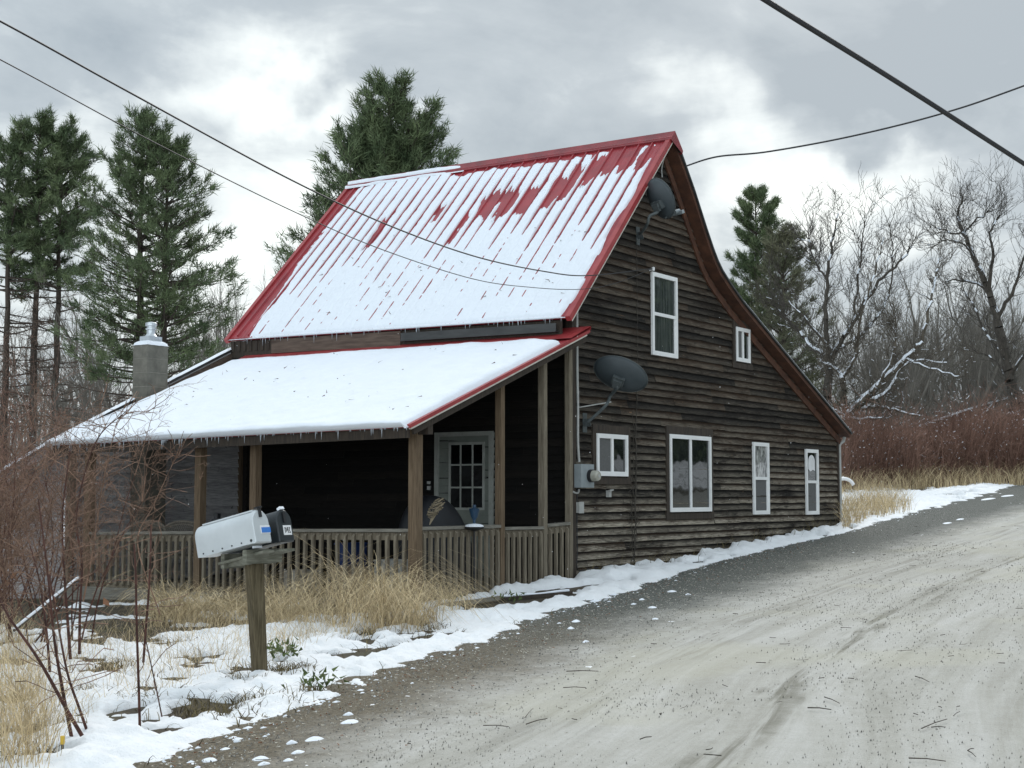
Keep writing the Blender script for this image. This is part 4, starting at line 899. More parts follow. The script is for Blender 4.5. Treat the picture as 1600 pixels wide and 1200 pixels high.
g = MB(); c = p1+mu*(hB-.02)+md*.016; g.bar(c+mu*.045, c-mu*.035, .026, .014, md); g.bar(c+mu*.04-md*.04, c+mu*.04+md*.02, .026, .012, mu); g.build('latch', M['black'], d1)
g = MB(); c = p1+mu*.095+md*.0128+ms*.03; g.bar(c-ms*.05, c+ms*.06, .004, .062, mu); g.build('label_plate', M['sticker'], d1)
g = MB(); c = c+md*.0035-mu*.004+ms*.006; g.bar(c-ms*.045, c+ms*.056, .004, .040, mu); g.build('sticker', M['blue'], d1)
g = MB()
for k in range(6): q = p1-md*(.03+k*.095)-ms*(wB/2+.001)+mu*.022; g.tube([q, q-ms*.004], .006 if k else .011, 8)
g.build('rivet', M['black'], b1)
fb = at(445, 846, tD+.06)
E2, b2, d2, p2 = mailbox(fb+ms*.02, .52, .175, .245, 'mailb', 'mailbox', 'black mailbox beside the pale one, white number sticker on its door')
g = MB(); c = p2+mu*.085+md*.0128+ms*.018; g.bar(c-ms*.048, c+ms*.048, .004, .075, mu); plate = g.build('label_plate', M['sticker'], d2)
g = MB(); c = c+md*.003
for (x0, z0, x1, z1) in ((-.03, -.02, -.03, .022), (-.03, .022, -.016, .012), (-.016, .012, -.016, -.015), (-.004, .02, .006, .02), (-.004, .02, -.004, -.005), (.006, .02, .006, -.022), (-.004, -.002, .006, -.002), (.018, .02, .03, .02), (.03, .02, .02, 0), (.02, 0, .032, -.02), (.018, -.02, .032, -.02)):
    g.bar(c+ms*x0+mu*z0, c+ms*x1+mu*z1, .0055, .002, md)
g.build('number', M['ink'], plate)
g = MB(); c = p2+mu*.175+md*.016; g.bar(c-mu*.03, c+mu*.05, .03, .012, md); g.build('latch', M['black'], d2)
g = MB(); c = p2+mu*.25+ms*.0-md*.02; g.bar(c-md*.0, c+md*.03+mu*.012, .05, .022, mu); g.build('snow', M['snow'], d2)
g = MB(); c = at(432, 861, tD-.05); g.bar(c-md*.45+ms*-.09, c+md*.0+ms*-.09, .13, .018, mu); g.bar(c-md*.42+ms*.11, c+md*.03+ms*.11, .15, .018, mu); g.build('shelf_board', M['mailboard'], E)
g = MB(); c = at(402, 854.5, tD-.13); g.bar(c-ms*.05, c+ms*.05, .012, .016, mu); tag(g.build('snow_clump', M['snow'], E))

# ------------------------------------------------------------------ wires
def wire(pts, r, label, ins=True):
    E_ = MB(); E_.tube(catmull(pts, 14), r, 6); return tag(E_.build('power_line', M['wire']), label, 'cable')
wa = (2.17, -.07, 4.41)
def wl(u, v, A=(-10.4, -2.0), B=(2.17, -.10)):                 # a wire keeps to one vertical plane
    r = ray(u, v); A = np.array(A); B = np.array(B); m_ = np.array([[r[0], -(B-A)[0]], [r[1], -(B-A)[1]]]); t = np.linalg.solve(m_, A-C[:2])[0]; return C+r*t
wire([wl(-260, -100), wl(0, 33), wl(200, 143), wl(443, 275), wl(600, 349), wl(740, 400), wl(850, 424), wl(920, 430.5), wa], .0075, 'upper of two cables sagging from the top left to the upstairs window')
wire([wl(-260, -38), wl(0, 93), wl(240, 222), wl(460, 331), wl(600, 391), wl(740, 436), wl(830, 449), wl(905, 452), wl(960, 443), wa], .0045, 'lower thinner cable sagging from the left to the upstairs window')
wire([(2.93, -.16, 6.03), at(1120, 245, 22.6), at(1200, 237, 22.4), at(1330, 213, 22), at(1470, 178, 21.5), at(1600, 134, 21), at(1900, 20, 20)], .013, 'twisted service cable from the roof peak rising to the right')
wire([at(900, -190, 11.0), at(1196, 0, 13), at(1400, 127, 14.7), at(1602, 257, 16.8), at(1900, 450, 21), at(2150, 620, 30)], .028, 'thick black cable crossing the top right corner above the road')
g = MB(); ia = np.array(wa); g.tube([ia+(0, .06, -.02), ia+(0, -.01, 0)], .018, 8); g.tube([ia+(0, -.01, .02), ia+(0, -.01, -.03)], .022, 8); tag(g.build('wire_insulator', M['sticker']), 'small white insulator above the upstairs window corner', 'insulator')
g = MB()
for q in ([on(1040, 237, 1, -.20), on(1034, 262, 1, -.05), on(1034.5, 277, 1, -.03)],): g.tube(catmull(q, 6), .010, 6)
tag(g.build('cable_drop', M['pvc']), 'short pale cable hanging from the peak above the upper dish', 'cable')

# ------------------------------------------------------------------ trees
def pine(base, Ht, seed, crown=(.25, 1.), width=3.2, trunks=((0, 0, 1.),), mat='needle', dens=1., tipup=.6, shape=None, dead=0, tr=.16):
    """returns Empty with trunk and crown; a white pine with whorled, up-curved boughs"""
    rs = np.random.RandomState(seed); S0 = []; S1 = []; R0 = []; R1 = []; NP = []; ND = []; D0 = []; D1 = []; DR = []
    up = np.array([0, 0, 1.])
    for (ox, oy, hs) in trunks:
        b = np.array(base)+np.array([ox, oy, 0]); h = Ht*hs; n = 14; q = [b+np.array([rs.normal()*.025, rs.normal()*.025, h*i/(n-1)]) for i in range(n)]
        for i in range(n-1): S0.append(q[i]); S1.append(q[i+1]); R0.append(tr*hs*(1-i/(n-1))**.8+.015); R1.append(tr*hs*(1-(i+1)/(n-1))**.8+.012)
        z = crown[0]*h-(dead*h)
        while z < h*.985:
            f = z/h; cf = (f-crown[0])/(crown[1]-crown[0]); isdead = cf < 0
            prof = shape(max(cf, 0.)) if shape else (1-max(cf, 0))**.75
            nb = rs.randint(4, 7) if not isdead else rs.randint(2, 5)
            for k in range(nb):
                a = rs.uniform(0, 2*math.pi); L = width*prof*rs.uniform(.55, 1.12)+.15
                if isdead: L = width*.75*rs.uniform(.4, 1.)
                el = (.05+.75*max(cf, 0)**1.3)+rs.normal()*.10 if not isdead else rs.normal()*.12-.05
                d = np.array([math.cos(a)*math.cos(el), math.sin(a)*math.cos(el), math.sin(el)]); p = b+(q[min(int(f*(n-1)), n-1)]-b)*1.0; p = np.array([p[0], p[1], b[2]+z+rs.normal()*.08])
                m = 6; br = .012+.03*L/width*tr/.16; prev = p; dd = d.copy()
                for j in range(m):
                    dd = dd+up*tipup*.16*(j/m)+rs.normal(size=3)*.05; dd /= np.linalg.norm(dd); nx = prev+dd*L/m
                    (S0.append(prev), S1.append(nx), R0.append(br*(1-j/m)+.004), R1.append(br*(1-(j+1)/m)+.004))
                    fr = (j+1)/m; p_prev = prev; prev = nx
                    if isdead:
                        for _ in range(3):
                            e = dd+rs.normal(size=3)*.6; e /= np.linalg.norm(e); D0.append(nx); D1.append(nx+e*rs.uniform(.15, .55)); DR.append(.009)
                    elif fr > .28:
                        ns = int(round((2.2+2.6*fr)*dens))
                        for _ in range(ns):
                            sd = np.cross(dd, up); sd /= max(np.linalg.norm(sd), 1e-6)
                            e = dd*rs.uniform(.5, 1.)+sd*rs.choice([-1, 1])*rs.uniform(.2, 1.)+up*rs.uniform(-.05, .55); e /= np.linalg.norm(e)
                            sl = L*.20*rs.uniform(.5, 1.2)+.10; p0 = p_prev+(nx-p_prev)*rs.rand(); p1 = p0+e*sl
                            S0.append(p0); S1.append(p1); R0.append(.008); R1.append(.004)
                            for g_ in (.45, .75, 1.0): NP.append(p0+(p1-p0)*g_); ND.append(e+up*.25)
                        if j == m-1:
                            for _ in range(3): NP.append(nx+rs.normal(size=3)*.05); ND.append(dd+up*.3)
            z += h*.030*rs.uniform(.7, 1.3)
        for _ in range(8): NP.append(b+up*(h*rs.uniform(.955, 1.0))); ND.append(up+rs.normal(size=3)*.4)
    NP = np.array(NP); ND = np.array(ND); k = 11
    P = np.repeat(NP, k, 0)+rs.normal(size=(len(NP)*k, 3))*.05; D = np.repeat(ND/np.linalg.norm(ND, axis=1)[:, None], k, 0)+rs.normal(size=(len(NP)*k, 3))*.55
    E = empty('pine_tree', base)
    g = MB(); g.arr(*segs(S0, S1, np.array(R0), np.array(R1), 5)); g.build('trunk', M['bark_pine'], E)
    g = MB(); g.arr(*needles(P, D, rs.uniform(.16, .30, len(P)), rs.uniform(.018, .034, len(P)), rs)); g.build('crown', M[mat], E)
    if D0: g = MB(); g.arr(*segs(D0, D1, np.array(DR), np.array(DR)*.5, 3)); g.build('dead_twigs', M['deadtw'], E)
    return E
def foot(u, t):                                                 # ground point in the direction of column u at depth t
    p = at(u, 776, t); return np.array([p[0], p[1], float(G(p[0], p[1]))-.1])
def height(v, t, b): return float(C[2]+(776-v)/F*t-b[2])
t_ = 46; b_ = foot(212, t_); o = pine(b_, height(178, t_, b_), 21, (.30, 1.), 3.2, ((0, 0, 1.), (.35*1.2, -.55*1.2, .92)), dens=.34, shape=lambda c: (.62+.55*c if c < .25 else (1-c)**.62*.92+.05), dead=.12, tr=.17)
tag(o, 'tall green pine with two trunks standing directly behind the chimney', 'pine tree')
t_ = 50; b_ = foot(48, t_); o = pine(b_, height(183, t_, b_), 33, (.58, 1.), 1.95, ((-.75, .5, .94), (0, 0, 1.), (.55, -.45, .97)), dens=.42, shape=lambda c: .75+.35*c if c < .45 else (1-c)**.5*1.25, dead=.38, tr=.15)
tag(o, 'three trunked pine at the left edge, green on top and bare brown below', 'pine tree')
t_ = 40; b_ = foot(608, t_); o = pine(b_, height(140, t_, b_), 45, (.34, 1.), 3.4, ((0, 0, 1.), (.5, -.3, .9), (-.5, .35, .88)), dens=.46, tipup=1.0, shape=lambda c: (1-c)**.62*.95+.06)
tag(o, 'broad dense pine rising behind the steep red roof', 'pine tree')
t_ = 62; b_ = foot(1187, t_); o = pine(b_, height(290, t_, b_), 57, (.15, 1.), 2.7, ((0, 0, 1.),), dens=.62, tipup=.9, shape=lambda c: (1-c)**.6*.80+.08, tr=.15)
tag(o, 'narrow dark pine right of the gable peak', 'pine tree')
t_ = 58; b_ = foot(1228, t_); o = pine(b_, height(368, t_, b_), 63, (.1, 1.), 2.4, ((0, 0, 1.),), mat='needle_dull', dens=.34, shape=lambda c: (1-c)**.45*.95+.06, tr=.14)
tag(o, 'dull olive pine with drooping boughs behind the bare apple tree', 'pine tree')

def bare(base, Ht, seed, spread=.5, tr=.14, levels=5, nb=(3, 5), wig=.12, fork=.35, upw=.25, clear=.25, lean=(0, 0), snow=0., lenf=.62, minr=.0045, multi=1, mat='bark', name='bare_tree'):
    rs = np.random.RandomState(seed); A = []; B = []; RA = []; RB = []; LV = []; up = np.array([0, 0, 1.])
    def grow(p, d, L, r, lv):
        m = 7 if lv == 0 else (5 if lv < 3 else 3); pts = [p]; dd = d/np.linalg.norm(d)
        for j in range(m):
            dd = dd+rs.normal(size=3)*wig+up*upw*.12*(1 if lv else .3); dd /= np.linalg.norm(dd); nx = pts[-1]+dd*L/m
            ra = max(r*(1-.55*j/m), minr*.7); rb = max(r*(1-.55*(j+1)/m), minr*.6)
            A.append(pts[-1]); B.append(nx); RA.append(ra); RB.append(rb); LV.append(lv); pts.append(nx)
        if lv >= levels: return
        k = rs.randint(nb[0], nb[1]+1)+(2 if lv == 0 else 0)
        for i in range(k):
            f = (clear if lv == 0 else .22)+(1-(clear if lv == 0 else .22))*(i+rs.rand())/k; f = min(f, .999); j = int(f*m); q = pts[j]+(pts[j+1]-pts[j])*(f*m-j)
            ax = pts[j+1]-pts[j]; ax = ax/np.linalg.norm(ax); s = rs.normal(size=3); s = s-ax*(s@ax); s /= np.linalg.norm(s)
            an = spread*rs.uniform(.6, 1.35); nd_ = ax*math.cos(an)+s*math.sin(an)
            grow(q, nd_, L*lenf*rs.uniform(.6, 1.1)*(1.15-.45*f), max(r*(1-.55*f)*.58, minr), lv+1)
        grow(pts[-1], dd+rs.normal(size=3)*fork*.4, L*lenf*.8, max(r*.45, minr), lv+1)
    for k in range(multi):
        d = np.array([lean[0]+(rs.normal()*.25 if multi > 1 else 0), lean[1]+(rs.normal()*.25 if multi > 1 else 0), 1.])
        grow(np.array(base, float)+(rs.normal(size=3)*[.15, .15, 0] if multi > 1 else 0), d, Ht*.52*(rs.uniform(.7, 1.05) if multi > 1 else 1), tr*(rs.uniform(.6, 1) if multi > 1 else 1), 0)
    A = np.array(A); B = np.array(B); RA = np.array(RA); RB = np.array(RB); LV = np.array(LV)
    top = B[:, 2].max()-base[2]; k = Ht/top; A = base+(A-base)*k; B = base+(B-base)*k
    E = empty(name, base); th = LV < 1
    g = MB(); g.arr(*segs(A[th], B[th], RA[th], RB[th], 7)); g.build('trunk', M[mat], E)
    mid = (LV >= 1) & (LV < 3); fin = LV >= 3
    g = MB(); g.arr(*segs(A[mid], B[mid], RA[mid], RB[mid], 4)); g.arr(*segs(A[fin], B[fin], RA[fin], RB[fin], 3)); g.build('crown', M[mat], E)
    if snow:
        d = B-A; flat = np.abs(d[:, 2])/np.linalg.norm(d, axis=1) < .86; ok = flat & (RA > .007) & (RS.rand(len(A)) < snow)
        h = (RA[ok]*.75)[:, None]*up; g = MB(); g.arr(*segs(A[ok]+h, B[ok]+h, RA[ok]*.80+.006, RB[ok]*.80+.003, 5)); g.build('snow', M['snow'], E)['kind'] = 'stuff'
    return E
# the big ones that stand apart
def limb_tree(base, limbs, seed, name, label, cat, snow=.9, mat='apple', twl=.55, dens=2.2, rad=1.):
    """a tree whose main limbs follow given polylines (points, radius), with twigs grown off them"""
    rs = np.random.RandomState(seed); A = []; B = []; RA = []; RB = []; up = np.array([0, 0, 1.]); TW = []
    for pts, r0, r1 in limbs:
        q = catmull(pts, 6); n = len(q); q = [p+rs.normal(size=3)*.02 for p in q]
        for i in range(n-1):
            f = i/(n-1); A.append(q[i]); B.append(q[i+1]); RA.append(r0+(r1-r0)*f); RB.append(r0+(r1-r0)*(i+1)/(n-1))
            if f > .15:
                for _ in range(rs.poisson(dens)): TW.append((q[i]+(q[i+1]-q[i])*rs.rand(), q[i+1]-q[i], .9))
    tA = []; tB = []; tr_ = []
    def tw(p, ax, L, lv, r):
        ax = ax/np.linalg.norm(ax); s = rs.normal(size=3); s -= ax*(s@ax); s /= np.linalg.norm(s); d = ax*.55+s*.75+up*.35; d /= np.linalg.norm(d); q = p
        for j in range(4):
            d = d+rs.normal(size=3)*.16+up*.08; d /= np.linalg.norm(d); nx = q+d*L/4; tA.append(q); tB.append(nx); tr_.append(max(r*(1-j/5), .005))
            if lv < 2:
                for _ in range(rs.poisson(.9)): tw(nx, d, L*.55, lv+1, r*.6)
            q = nx
    for p, ax, k in TW: tw(p, ax, twl*rs.uniform(.5, 1.6), 0, .013*rad)
    A = np.array(A); B = np.array(B); RA = np.array(RA); RB = np.array(RB); tA = np.array(tA); tB = np.array(tB); tr_ = np.array(tr_)
    E = empty(name, base, label, cat); g = MB(); g.arr(*segs(A, B, RA, RB, 7)); g.build('trunk', M[mat], E)
    g = MB(); g.arr(*segs(tA, tB, tr_, tr_*.7, 3)); g.build('crown', M[mat], E)
    if snow:
        d = B-A; flat = np.abs(d[:, 2])/np.linalg.norm(d, axis=1) < .93; ok = flat & (rs.rand(len(A)) < snow); h = (RA[ok]*.6)[:, None]*up
        g = MB(); g.arr(*segs(A[ok]+h, B[ok]+h, RA[ok]*.85+.008, RB[ok]*.85+.008, 6))
        d = tB-tA; ok = (np.abs(d[:, 2])/np.linalg.norm(d, axis=1) < .55) & (rs.rand(len(tA)) < .10*snow)
        g.arr(*segs(tA[ok]+up*.009, tB[ok]+up*.009, tr_[ok]*.8+.002, tr_[ok]*.6+.002, 4)); g.build('snow', M['snow'], E)['kind'] = 'stuff'
    return E
t_ = 42
def L(*p): return [at(u, v, t_+d) for u, v, d in p]
b_ = at(1325, 740, t_); b_[2] = float(G(b_[0], b_[1]))
limb_tree(b_, [(L((1328,740,0),(1326,690,0),(1322,655,0)), .16, .13), (L((1322,655,0),(1318,620,0),(1316,590,.1)), .10, .085), (L((1316,590,.1),(1300,572,.2),(1287,568,.3)), .06, .03), (L((1316,590,.1),(1335,560,-.2),(1345,500,-.3),(1365,430,-.2),(1380,370,0)), .05, .012),
    (L((1322,655,0),(1345,630,-.4),(1375,600,-.8),(1415,560,-1),(1440,535,-1)), .12, .05), (L((1440,535,-1),(1452,480,-1),(1462,440,-.8),(1470,400,-.6)), .05, .012), (L((1322,655,0),(1350,636,.5),(1390,640,.8),(1437,650,1)), .07, .018),
    (L((1345,630,-.4),(1385,612,.5),(1420,568,.6),(1480,566,.8)), .06, .014), (L((1300,640,.3),(1322,648,0)), .02, .05), (L((1375,600,-.8),(1395,560,-1.3),(1400,520,-1.5),(1395,470,-1.5)), .045, .012), (L((1322,655,0),(1360,655,-1),(1380,652,-1.3)), .045, .014), (L((1415,560,-1),(1450,575,-1.5),(1500,590,-1.7)), .035, .01)], 5, 'apple_tree', 'old apple tree with snow lined crooked limbs just beyond the low house corner', 'apple tree', 1., 'apple', .55, 1.6)
t_ = 44
b_ = at(1290, 720, t_); b_[2] = float(G(b_[0], b_[1]))
limb_tree(b_, [(L((1290,740,0),(1290,660,0),(1293,600,0),(1297,560,0)), .15, .12), (L((1297,560,0),(1290,500,0),(1292,440,0),(1300,380,.2),(1310,335,.3)), .09, .015), (L((1297,560,0),(1272,545,.4),(1245,515,.8),(1215,485,1),(1200,465,1)), .07, .015), (L((1297,560,0),(1330,510,-.5),(1365,450,-.8),(1410,405,-1),(1425,385,-1)), .08, .014),
    (L((1293,540,0),(1260,500,-.5),(1230,470,-.8)), .045, .012), (L((1330,510,-.5),(1340,450,-.4),(1345,390,-.3),(1352,345,-.2)), .045, .012), (L((1292,440,0),(1270,400,.2),(1262,360,.3)), .035, .012), (L((1310,545,0),(1350,520,1),(1385,470,1.4),(1395,410,1.6),(1390,350,1.6)), .05, .012)], 15, 'bare_tree', 'wide bare tree in front of the dull olive pine, snow on its left limbs', 'bare tree', .55, 'bark', .8, 1.7)
t_ = 50; b_ = at(1592, 690, t_); b_[2] = float(G(b_[0], b_[1]))
limb_tree(b_, [(L((1592,720,0),(1588,650,0),(1580,600,0),(1570,555,0),(1558,500,0)), .24, .15), (L((1558,500,0),(1545,455,0),(1525,410,0),(1505,365,0),(1498,335,.3),(1505,308,.4)), .13, .02), (L((1545,455,0),(1552,400,-.6),(1548,365,-1),(1562,335,-1)), .07, .015), (L((1505,365,0),(1478,362,.5),(1455,350,.8)), .04, .012), (L((1525,410,0),(1510,385,-1),(1480,375,-1.6),(1460,385,-2)), .04, .012),
    (L((1560,510,0),(1540,452,1),(1500,438,1.6),(1475,440,2)), .06, .015), (L((1558,500,0),(1585,450,-.5),(1600,400,-.8),(1610,360,-1)), .07, .015), (L((1570,555,0),(1540,520,.8),(1520,475,1.2),(1500,450,1.5)), .05, .014), (L((1578,590,0),(1610,540,-.8),(1640,490,-1)), .06, .015), (L((1580,600,0),(1550,560,1.2),(1510,545,1.8)), .04, .012), (L((1505,365,0),(1530,340,-.5),(1550,330,-.6)), .035, .012)], 25, 'bare_tree', 'tall bare hardwood leaning left at the right edge, fine crown against the sky', 'bare tree', .25, 'bark', .85, 1.3)
# woods: five kinds, repeated
kinds = []
for i, (ht, sp, tr, mu_, cl) in enumerate(((10., .42, .14, 1, .35), (9., .48, .11, 1, .25), (8.5, .38, .09, 2, .3), (7.5, .55, .08, 3, .2), (11., .38, .15, 1, .45))):
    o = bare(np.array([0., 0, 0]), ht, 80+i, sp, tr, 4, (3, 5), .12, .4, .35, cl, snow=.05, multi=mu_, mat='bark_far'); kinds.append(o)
rs = np.random.RandomState(31)
spots = []
for u in np.linspace(1365, 1660, 42): spots.append((u+rs.normal()*7, rs.uniform(56, 86), 'R'))
for u in np.linspace(-40, 440, 34): spots.append((u+rs.normal()*9, rs.uniform(48, 80), 'L'))
for u in (1240, 1275, 1310, 1345): spots.append((u, rs.uniform(66, 80), 'R'))
used = set()
for i, (u, t_, side) in enumerate(spots):
    k = rs.randint(0, 5); p = foot(u, t_)
    vt = (rs.uniform(380, 500) if side == 'R' else rs.uniform(395, 560)) if u > 0 else 560
    if side == 'L' and u > 330: vt = rs.uniform(395, 480)
    hgt = height(vt, t_, p); base_h = (10., 9., 8.5, 7.5, 11.)[k]
    o = kinds[k] if k not in used else copy_tree(kinds[k]); used.add(k)
    o.location = p; s = hgt/base_h; o.scale = (max(s, .7)*.95, max(s, .7)*.95, s); o.rotation_euler = (0, 0, rs.uniform(0, 6.28))
    if side == 'R': tag(o, 'slim bare tree among the leafless woods at the right, behind the red brush', 'bare tree', 'bare trees in the right hand woods')
    else: tag(o, 'slim bare tree in the leafless woods at the left, behind the house', 'bare tree', 'bare trees in the left hand woods')
for k in range(5):
    if k not in used: 
        for ch in list(kinds[k].children): bpy.data.objects.remove(ch)
        bpy.data.objects.remove(kinds[k])

# far wooded rise that closes the gaps low down, and the woods mirrored in the panes
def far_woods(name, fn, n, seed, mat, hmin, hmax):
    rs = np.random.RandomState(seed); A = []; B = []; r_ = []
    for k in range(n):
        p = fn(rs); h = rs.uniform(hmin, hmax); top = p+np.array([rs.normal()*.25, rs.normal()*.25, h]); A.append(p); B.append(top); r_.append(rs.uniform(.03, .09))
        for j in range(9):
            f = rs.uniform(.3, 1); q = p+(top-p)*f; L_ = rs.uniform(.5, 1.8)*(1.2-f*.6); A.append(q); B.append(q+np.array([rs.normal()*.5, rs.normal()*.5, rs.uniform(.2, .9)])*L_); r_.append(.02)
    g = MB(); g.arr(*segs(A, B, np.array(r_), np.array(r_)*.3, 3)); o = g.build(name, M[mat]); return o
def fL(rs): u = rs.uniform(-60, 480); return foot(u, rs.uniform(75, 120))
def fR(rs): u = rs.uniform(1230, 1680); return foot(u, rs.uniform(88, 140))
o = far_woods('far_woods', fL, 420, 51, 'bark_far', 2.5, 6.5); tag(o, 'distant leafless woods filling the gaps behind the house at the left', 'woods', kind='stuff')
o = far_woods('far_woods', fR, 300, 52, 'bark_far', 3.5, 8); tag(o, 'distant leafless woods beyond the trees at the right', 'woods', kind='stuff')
rs = np.random.RandomState(77); n = 42000
px_ = rs.uniform(22, 125, n); py_ = -24-rs.uniform(0, 7, n); pz_ = rs.rand(n)**.8*12
P = np.stack([px_+rs.normal(size=n)*.3, py_, G(px_, py_)+pz_], -1); keepn = vnoise(px_*.35, px_*0, 3)*10+3.5 > pz_
P = P[keepn]; g = MB(); g.arr(*needles(P, rs.normal(size=P.shape)+np.array([0, 0, -.4]), 1.1, .5, rs)); o = g.build('evergreen_wood', M['needle']); tag(o, 'dark evergreen wood across the road, mirrored in the ground floor panes', 'woods', kind='stuff')

# ------------------------------------------------------------------ red brush at the right
def brush(name, pts, seed, mat, hmin, hmax, ntw, r0, spread=.22, snow=0, twl=.5):
    rs = np.random.RandomState(seed); n = len(pts); p = np.asarray(pts); h = rs.uniform(hmin, hmax, n)*p[:, 3]; p = p[:, :3]
    d = np.stack([rs.normal(size=n)*spread, rs.normal(size=n)*spread, np.ones(n)], 1); m1 = p+d*(h*.5)[:, None]; d2 = d+rs.normal(size=(n, 3))*.16; t1 = m1+d2*(h*.5)[:, None]
    A = [p, m1]; B = [m1, t1]; Ra = [np.full(n, r0), np.full(n, r0*.65)]; Rb = [np.full(n, r0*.65), np.full(n, r0*.3)]
    k = n*ntw; idx = rs.randint(0, n, k); f = rs.uniform(.2, 1, k)[:, None]; q = np.where(f < .5, p[idx]+(m1[idx]-p[idx])*f*2, m1[idx]+(t1[idx]-m1[idx])*(f*2-1))
    e = np.stack([rs.normal(size=k)*.5, rs.normal(size=k)*.5, rs.uniform(.2, 1.1, k)], 1); L_ = (rs.uniform(.3, 1, k)*twl)[:, None]*h[idx][:, None]/np.mean(h)
    q2 = q+e*L_; A.append(q); B.append(q2); Ra.append(np.full(k, r0*.42)); Rb.append(np.full(k, r0*.22))
    q3 = q+(q2-q)*rs.uniform(.3, .9, k)[:, None]; e3 = e+rs.normal(size=(k, 3))*.6; A.append(q3); B.append(q3+e3*L_*.55); Ra.append(np.full(k, r0*.28)); Rb.append(np.full(k, r0*.16))
    g = MB(); g.arr(*segs(np.concatenate(A), np.concatenate(B), np.concatenate(Ra), np.concatenate(Rb), 3)); o = g.build(name, M[mat])
    if snow:
        j = rs.choice(k, int(snow), False); up = np.array([0, 0, 1.]); c = q2[j]; g = MB(); g.arr(*segs(c, c+(q[j]-c)*.12+up*.012, .012, .006, 4)); s_ = g.build('snow', M['snow'], o); s_['kind'] = 'stuff'
    return o
rs = np.random.RandomState(61); pts = []
for k in range(3600):
    u = rs.uniform(1296, 1680); back = rs.uniform(0, 7)**1.0; t0 = np.interp(u, [1296, 1320, 1450, 1600, 1700], [37, 38, 40.5, 43.5, 45]); p = at(u, 776, t0+back); p[2] = G(p[0], p[1])
    hf = np.interp(u, [1296, 1350, 1450, 1500, 1560, 1680], [.66, .64, .60, .60, .72, .92])*(.55+.85*vnoise(u*.045, back*.8, 9)); pts.append((*p, hf))
o = brush('red_brush', pts, 62, 'redtw', 2.0, 2.9, 7, .011, .16, 2600, .55); tag(o, 'thick reddish brown brush of bare canes along the bend in the road', 'brush', kind='stuff')
# far barn roof beyond the brush
bl = at(1507, 640, 58); E = empty('barn', (bl[0], bl[1], float(G(bl[0], bl[1]))), 'weathered reddish barn half hidden by brush at the far right', 'barn')
br_ = at(1640, 600, 64); zb_ = float(G(bl[0], bl[1]))-.4; d = np.array([br_[0]-bl[0], br_[1]-bl[1], 0]); nrm = np.array([-d[1], d[0], 0]); nrm = nrm/np.linalg.norm(nrm); nrm = nrm if nrm@fwd > 0 else -nrm
g = MB(); q = [bl*[1, 1, 0]+[0, 0, zb_], br_*[1, 1, 0]+[0, 0, zb_]]; v = [q[0], q[1], br_-[0, 0, .12], bl-[0, 0, .12]]; v += [np.array(x)+nrm*5-np.array([0, 0, 1.55 if i > 1 else 0]) for i, x in enumerate(v)]
g.add(v, [(0, 1, 2, 3), (7, 6, 5, 4), (0, 3, 7, 4), (1, 5, 6, 2), (3, 2, 6, 7)]); g.build('wall', M['barn'], E)
g = MB(); dd = d/np.linalg.norm(d); v = [bl-dd*.35-nrm*.3+[0, 0, -.06], br_+dd*.3-nrm*.3+[0, 0, .02], br_+dd*.3+nrm*5.3+[0, 0, -1.5], bl-dd*.35+nrm*5.3+[0, 0, -1.6]]; v += [x+np.array([0, 0, -.09]) for x in v]
g.add(v, [(0, 1, 2, 3), (7, 6, 5, 4), (0, 4, 5, 1), (1, 5, 6, 2), (2, 6, 7, 3), (3, 7, 4, 0)]); r2 = g.build('roof', M['trim_dark'], E)
g = MB(); v = [x+np.array([0, 0, .012]) for x in v[:4]]; v += [x+np.array([0, 0, .07]) for x in v]; g.add(v, [(3, 2, 1, 0), (4, 5, 6, 7), (0, 1, 5, 4), (1, 2, 6, 5), (2, 3, 7, 6), (3, 0, 4, 7)]); g.build('snow', M['snow'], r2)
# snow-capped vent pipe past the low corner
vp = at(1322, 750, 30.0); g = MB(); g.tube(catmull([vp-rgt*.16-(0, 0, .75), vp-rgt*.16-(0, 0, .02), vp-rgt*.10+(0, 0, .02), vp+(0, 0, .02), vp+rgt*.09-(0, 0, .02), vp+rgt*.15-(0, 0, .10)], 6), .036, 10); tag(g.build('vent_pipe', M['sticker']), 'bent white pipe poking out past the low house corner above the dry grass', 'pipe')

# ------------------------------------------------------------------ dry grass
def grass(name, P, Ls, seed, mat, lean=.45, w=.006, droop=.7, nseg=3):
    rs = np.random.RandomState(seed); n = len(P); a = rs.uniform(0, 2*math.pi, n); le = rs.uniform(.05, 1, n)*lean; h = np.stack([np.cos(a), np.sin(a), np.zeros(n)], 1); up = np.array([0, 0, 1.])
    pts = [np.asarray(P)]; d = h*le[:, None]+up
    for s in range(nseg): d = d/np.linalg.norm(d, axis=1)[:, None]; pts.append(pts[-1]+d*(Ls/nseg)[:, None]); d = d+h*(droop*rs.uniform(.2, 1.3, n))[:, None]-up*(.28*droop*(s+1))
    sd = np.cross(h, up)*np.cos(a*3)[:, None]+h*np.sin(a*3)[:, None]; V = []; Fq = []
    for s, p in enumerate(pts): ww = (w*(1-.8*s/nseg)*rs.uniform(.6, 1.3, n))[:, None]; V += [p-sd*ww/2, p+sd*ww/2]
    V = np.stack(V, 1).reshape(-1, 3); b = np.arange(n)*2*(nseg+1)
    for s in range(nseg): Fq.append(np.stack([b+2*s, b+2*s+1, b+2*s+3, b+2*s+2], 1))
    g = MB(); g.arr(V, np.stack(Fq, 1).reshape(-1, 4)); return g.build(name, M[mat])
rs = np.random.RandomState(91)
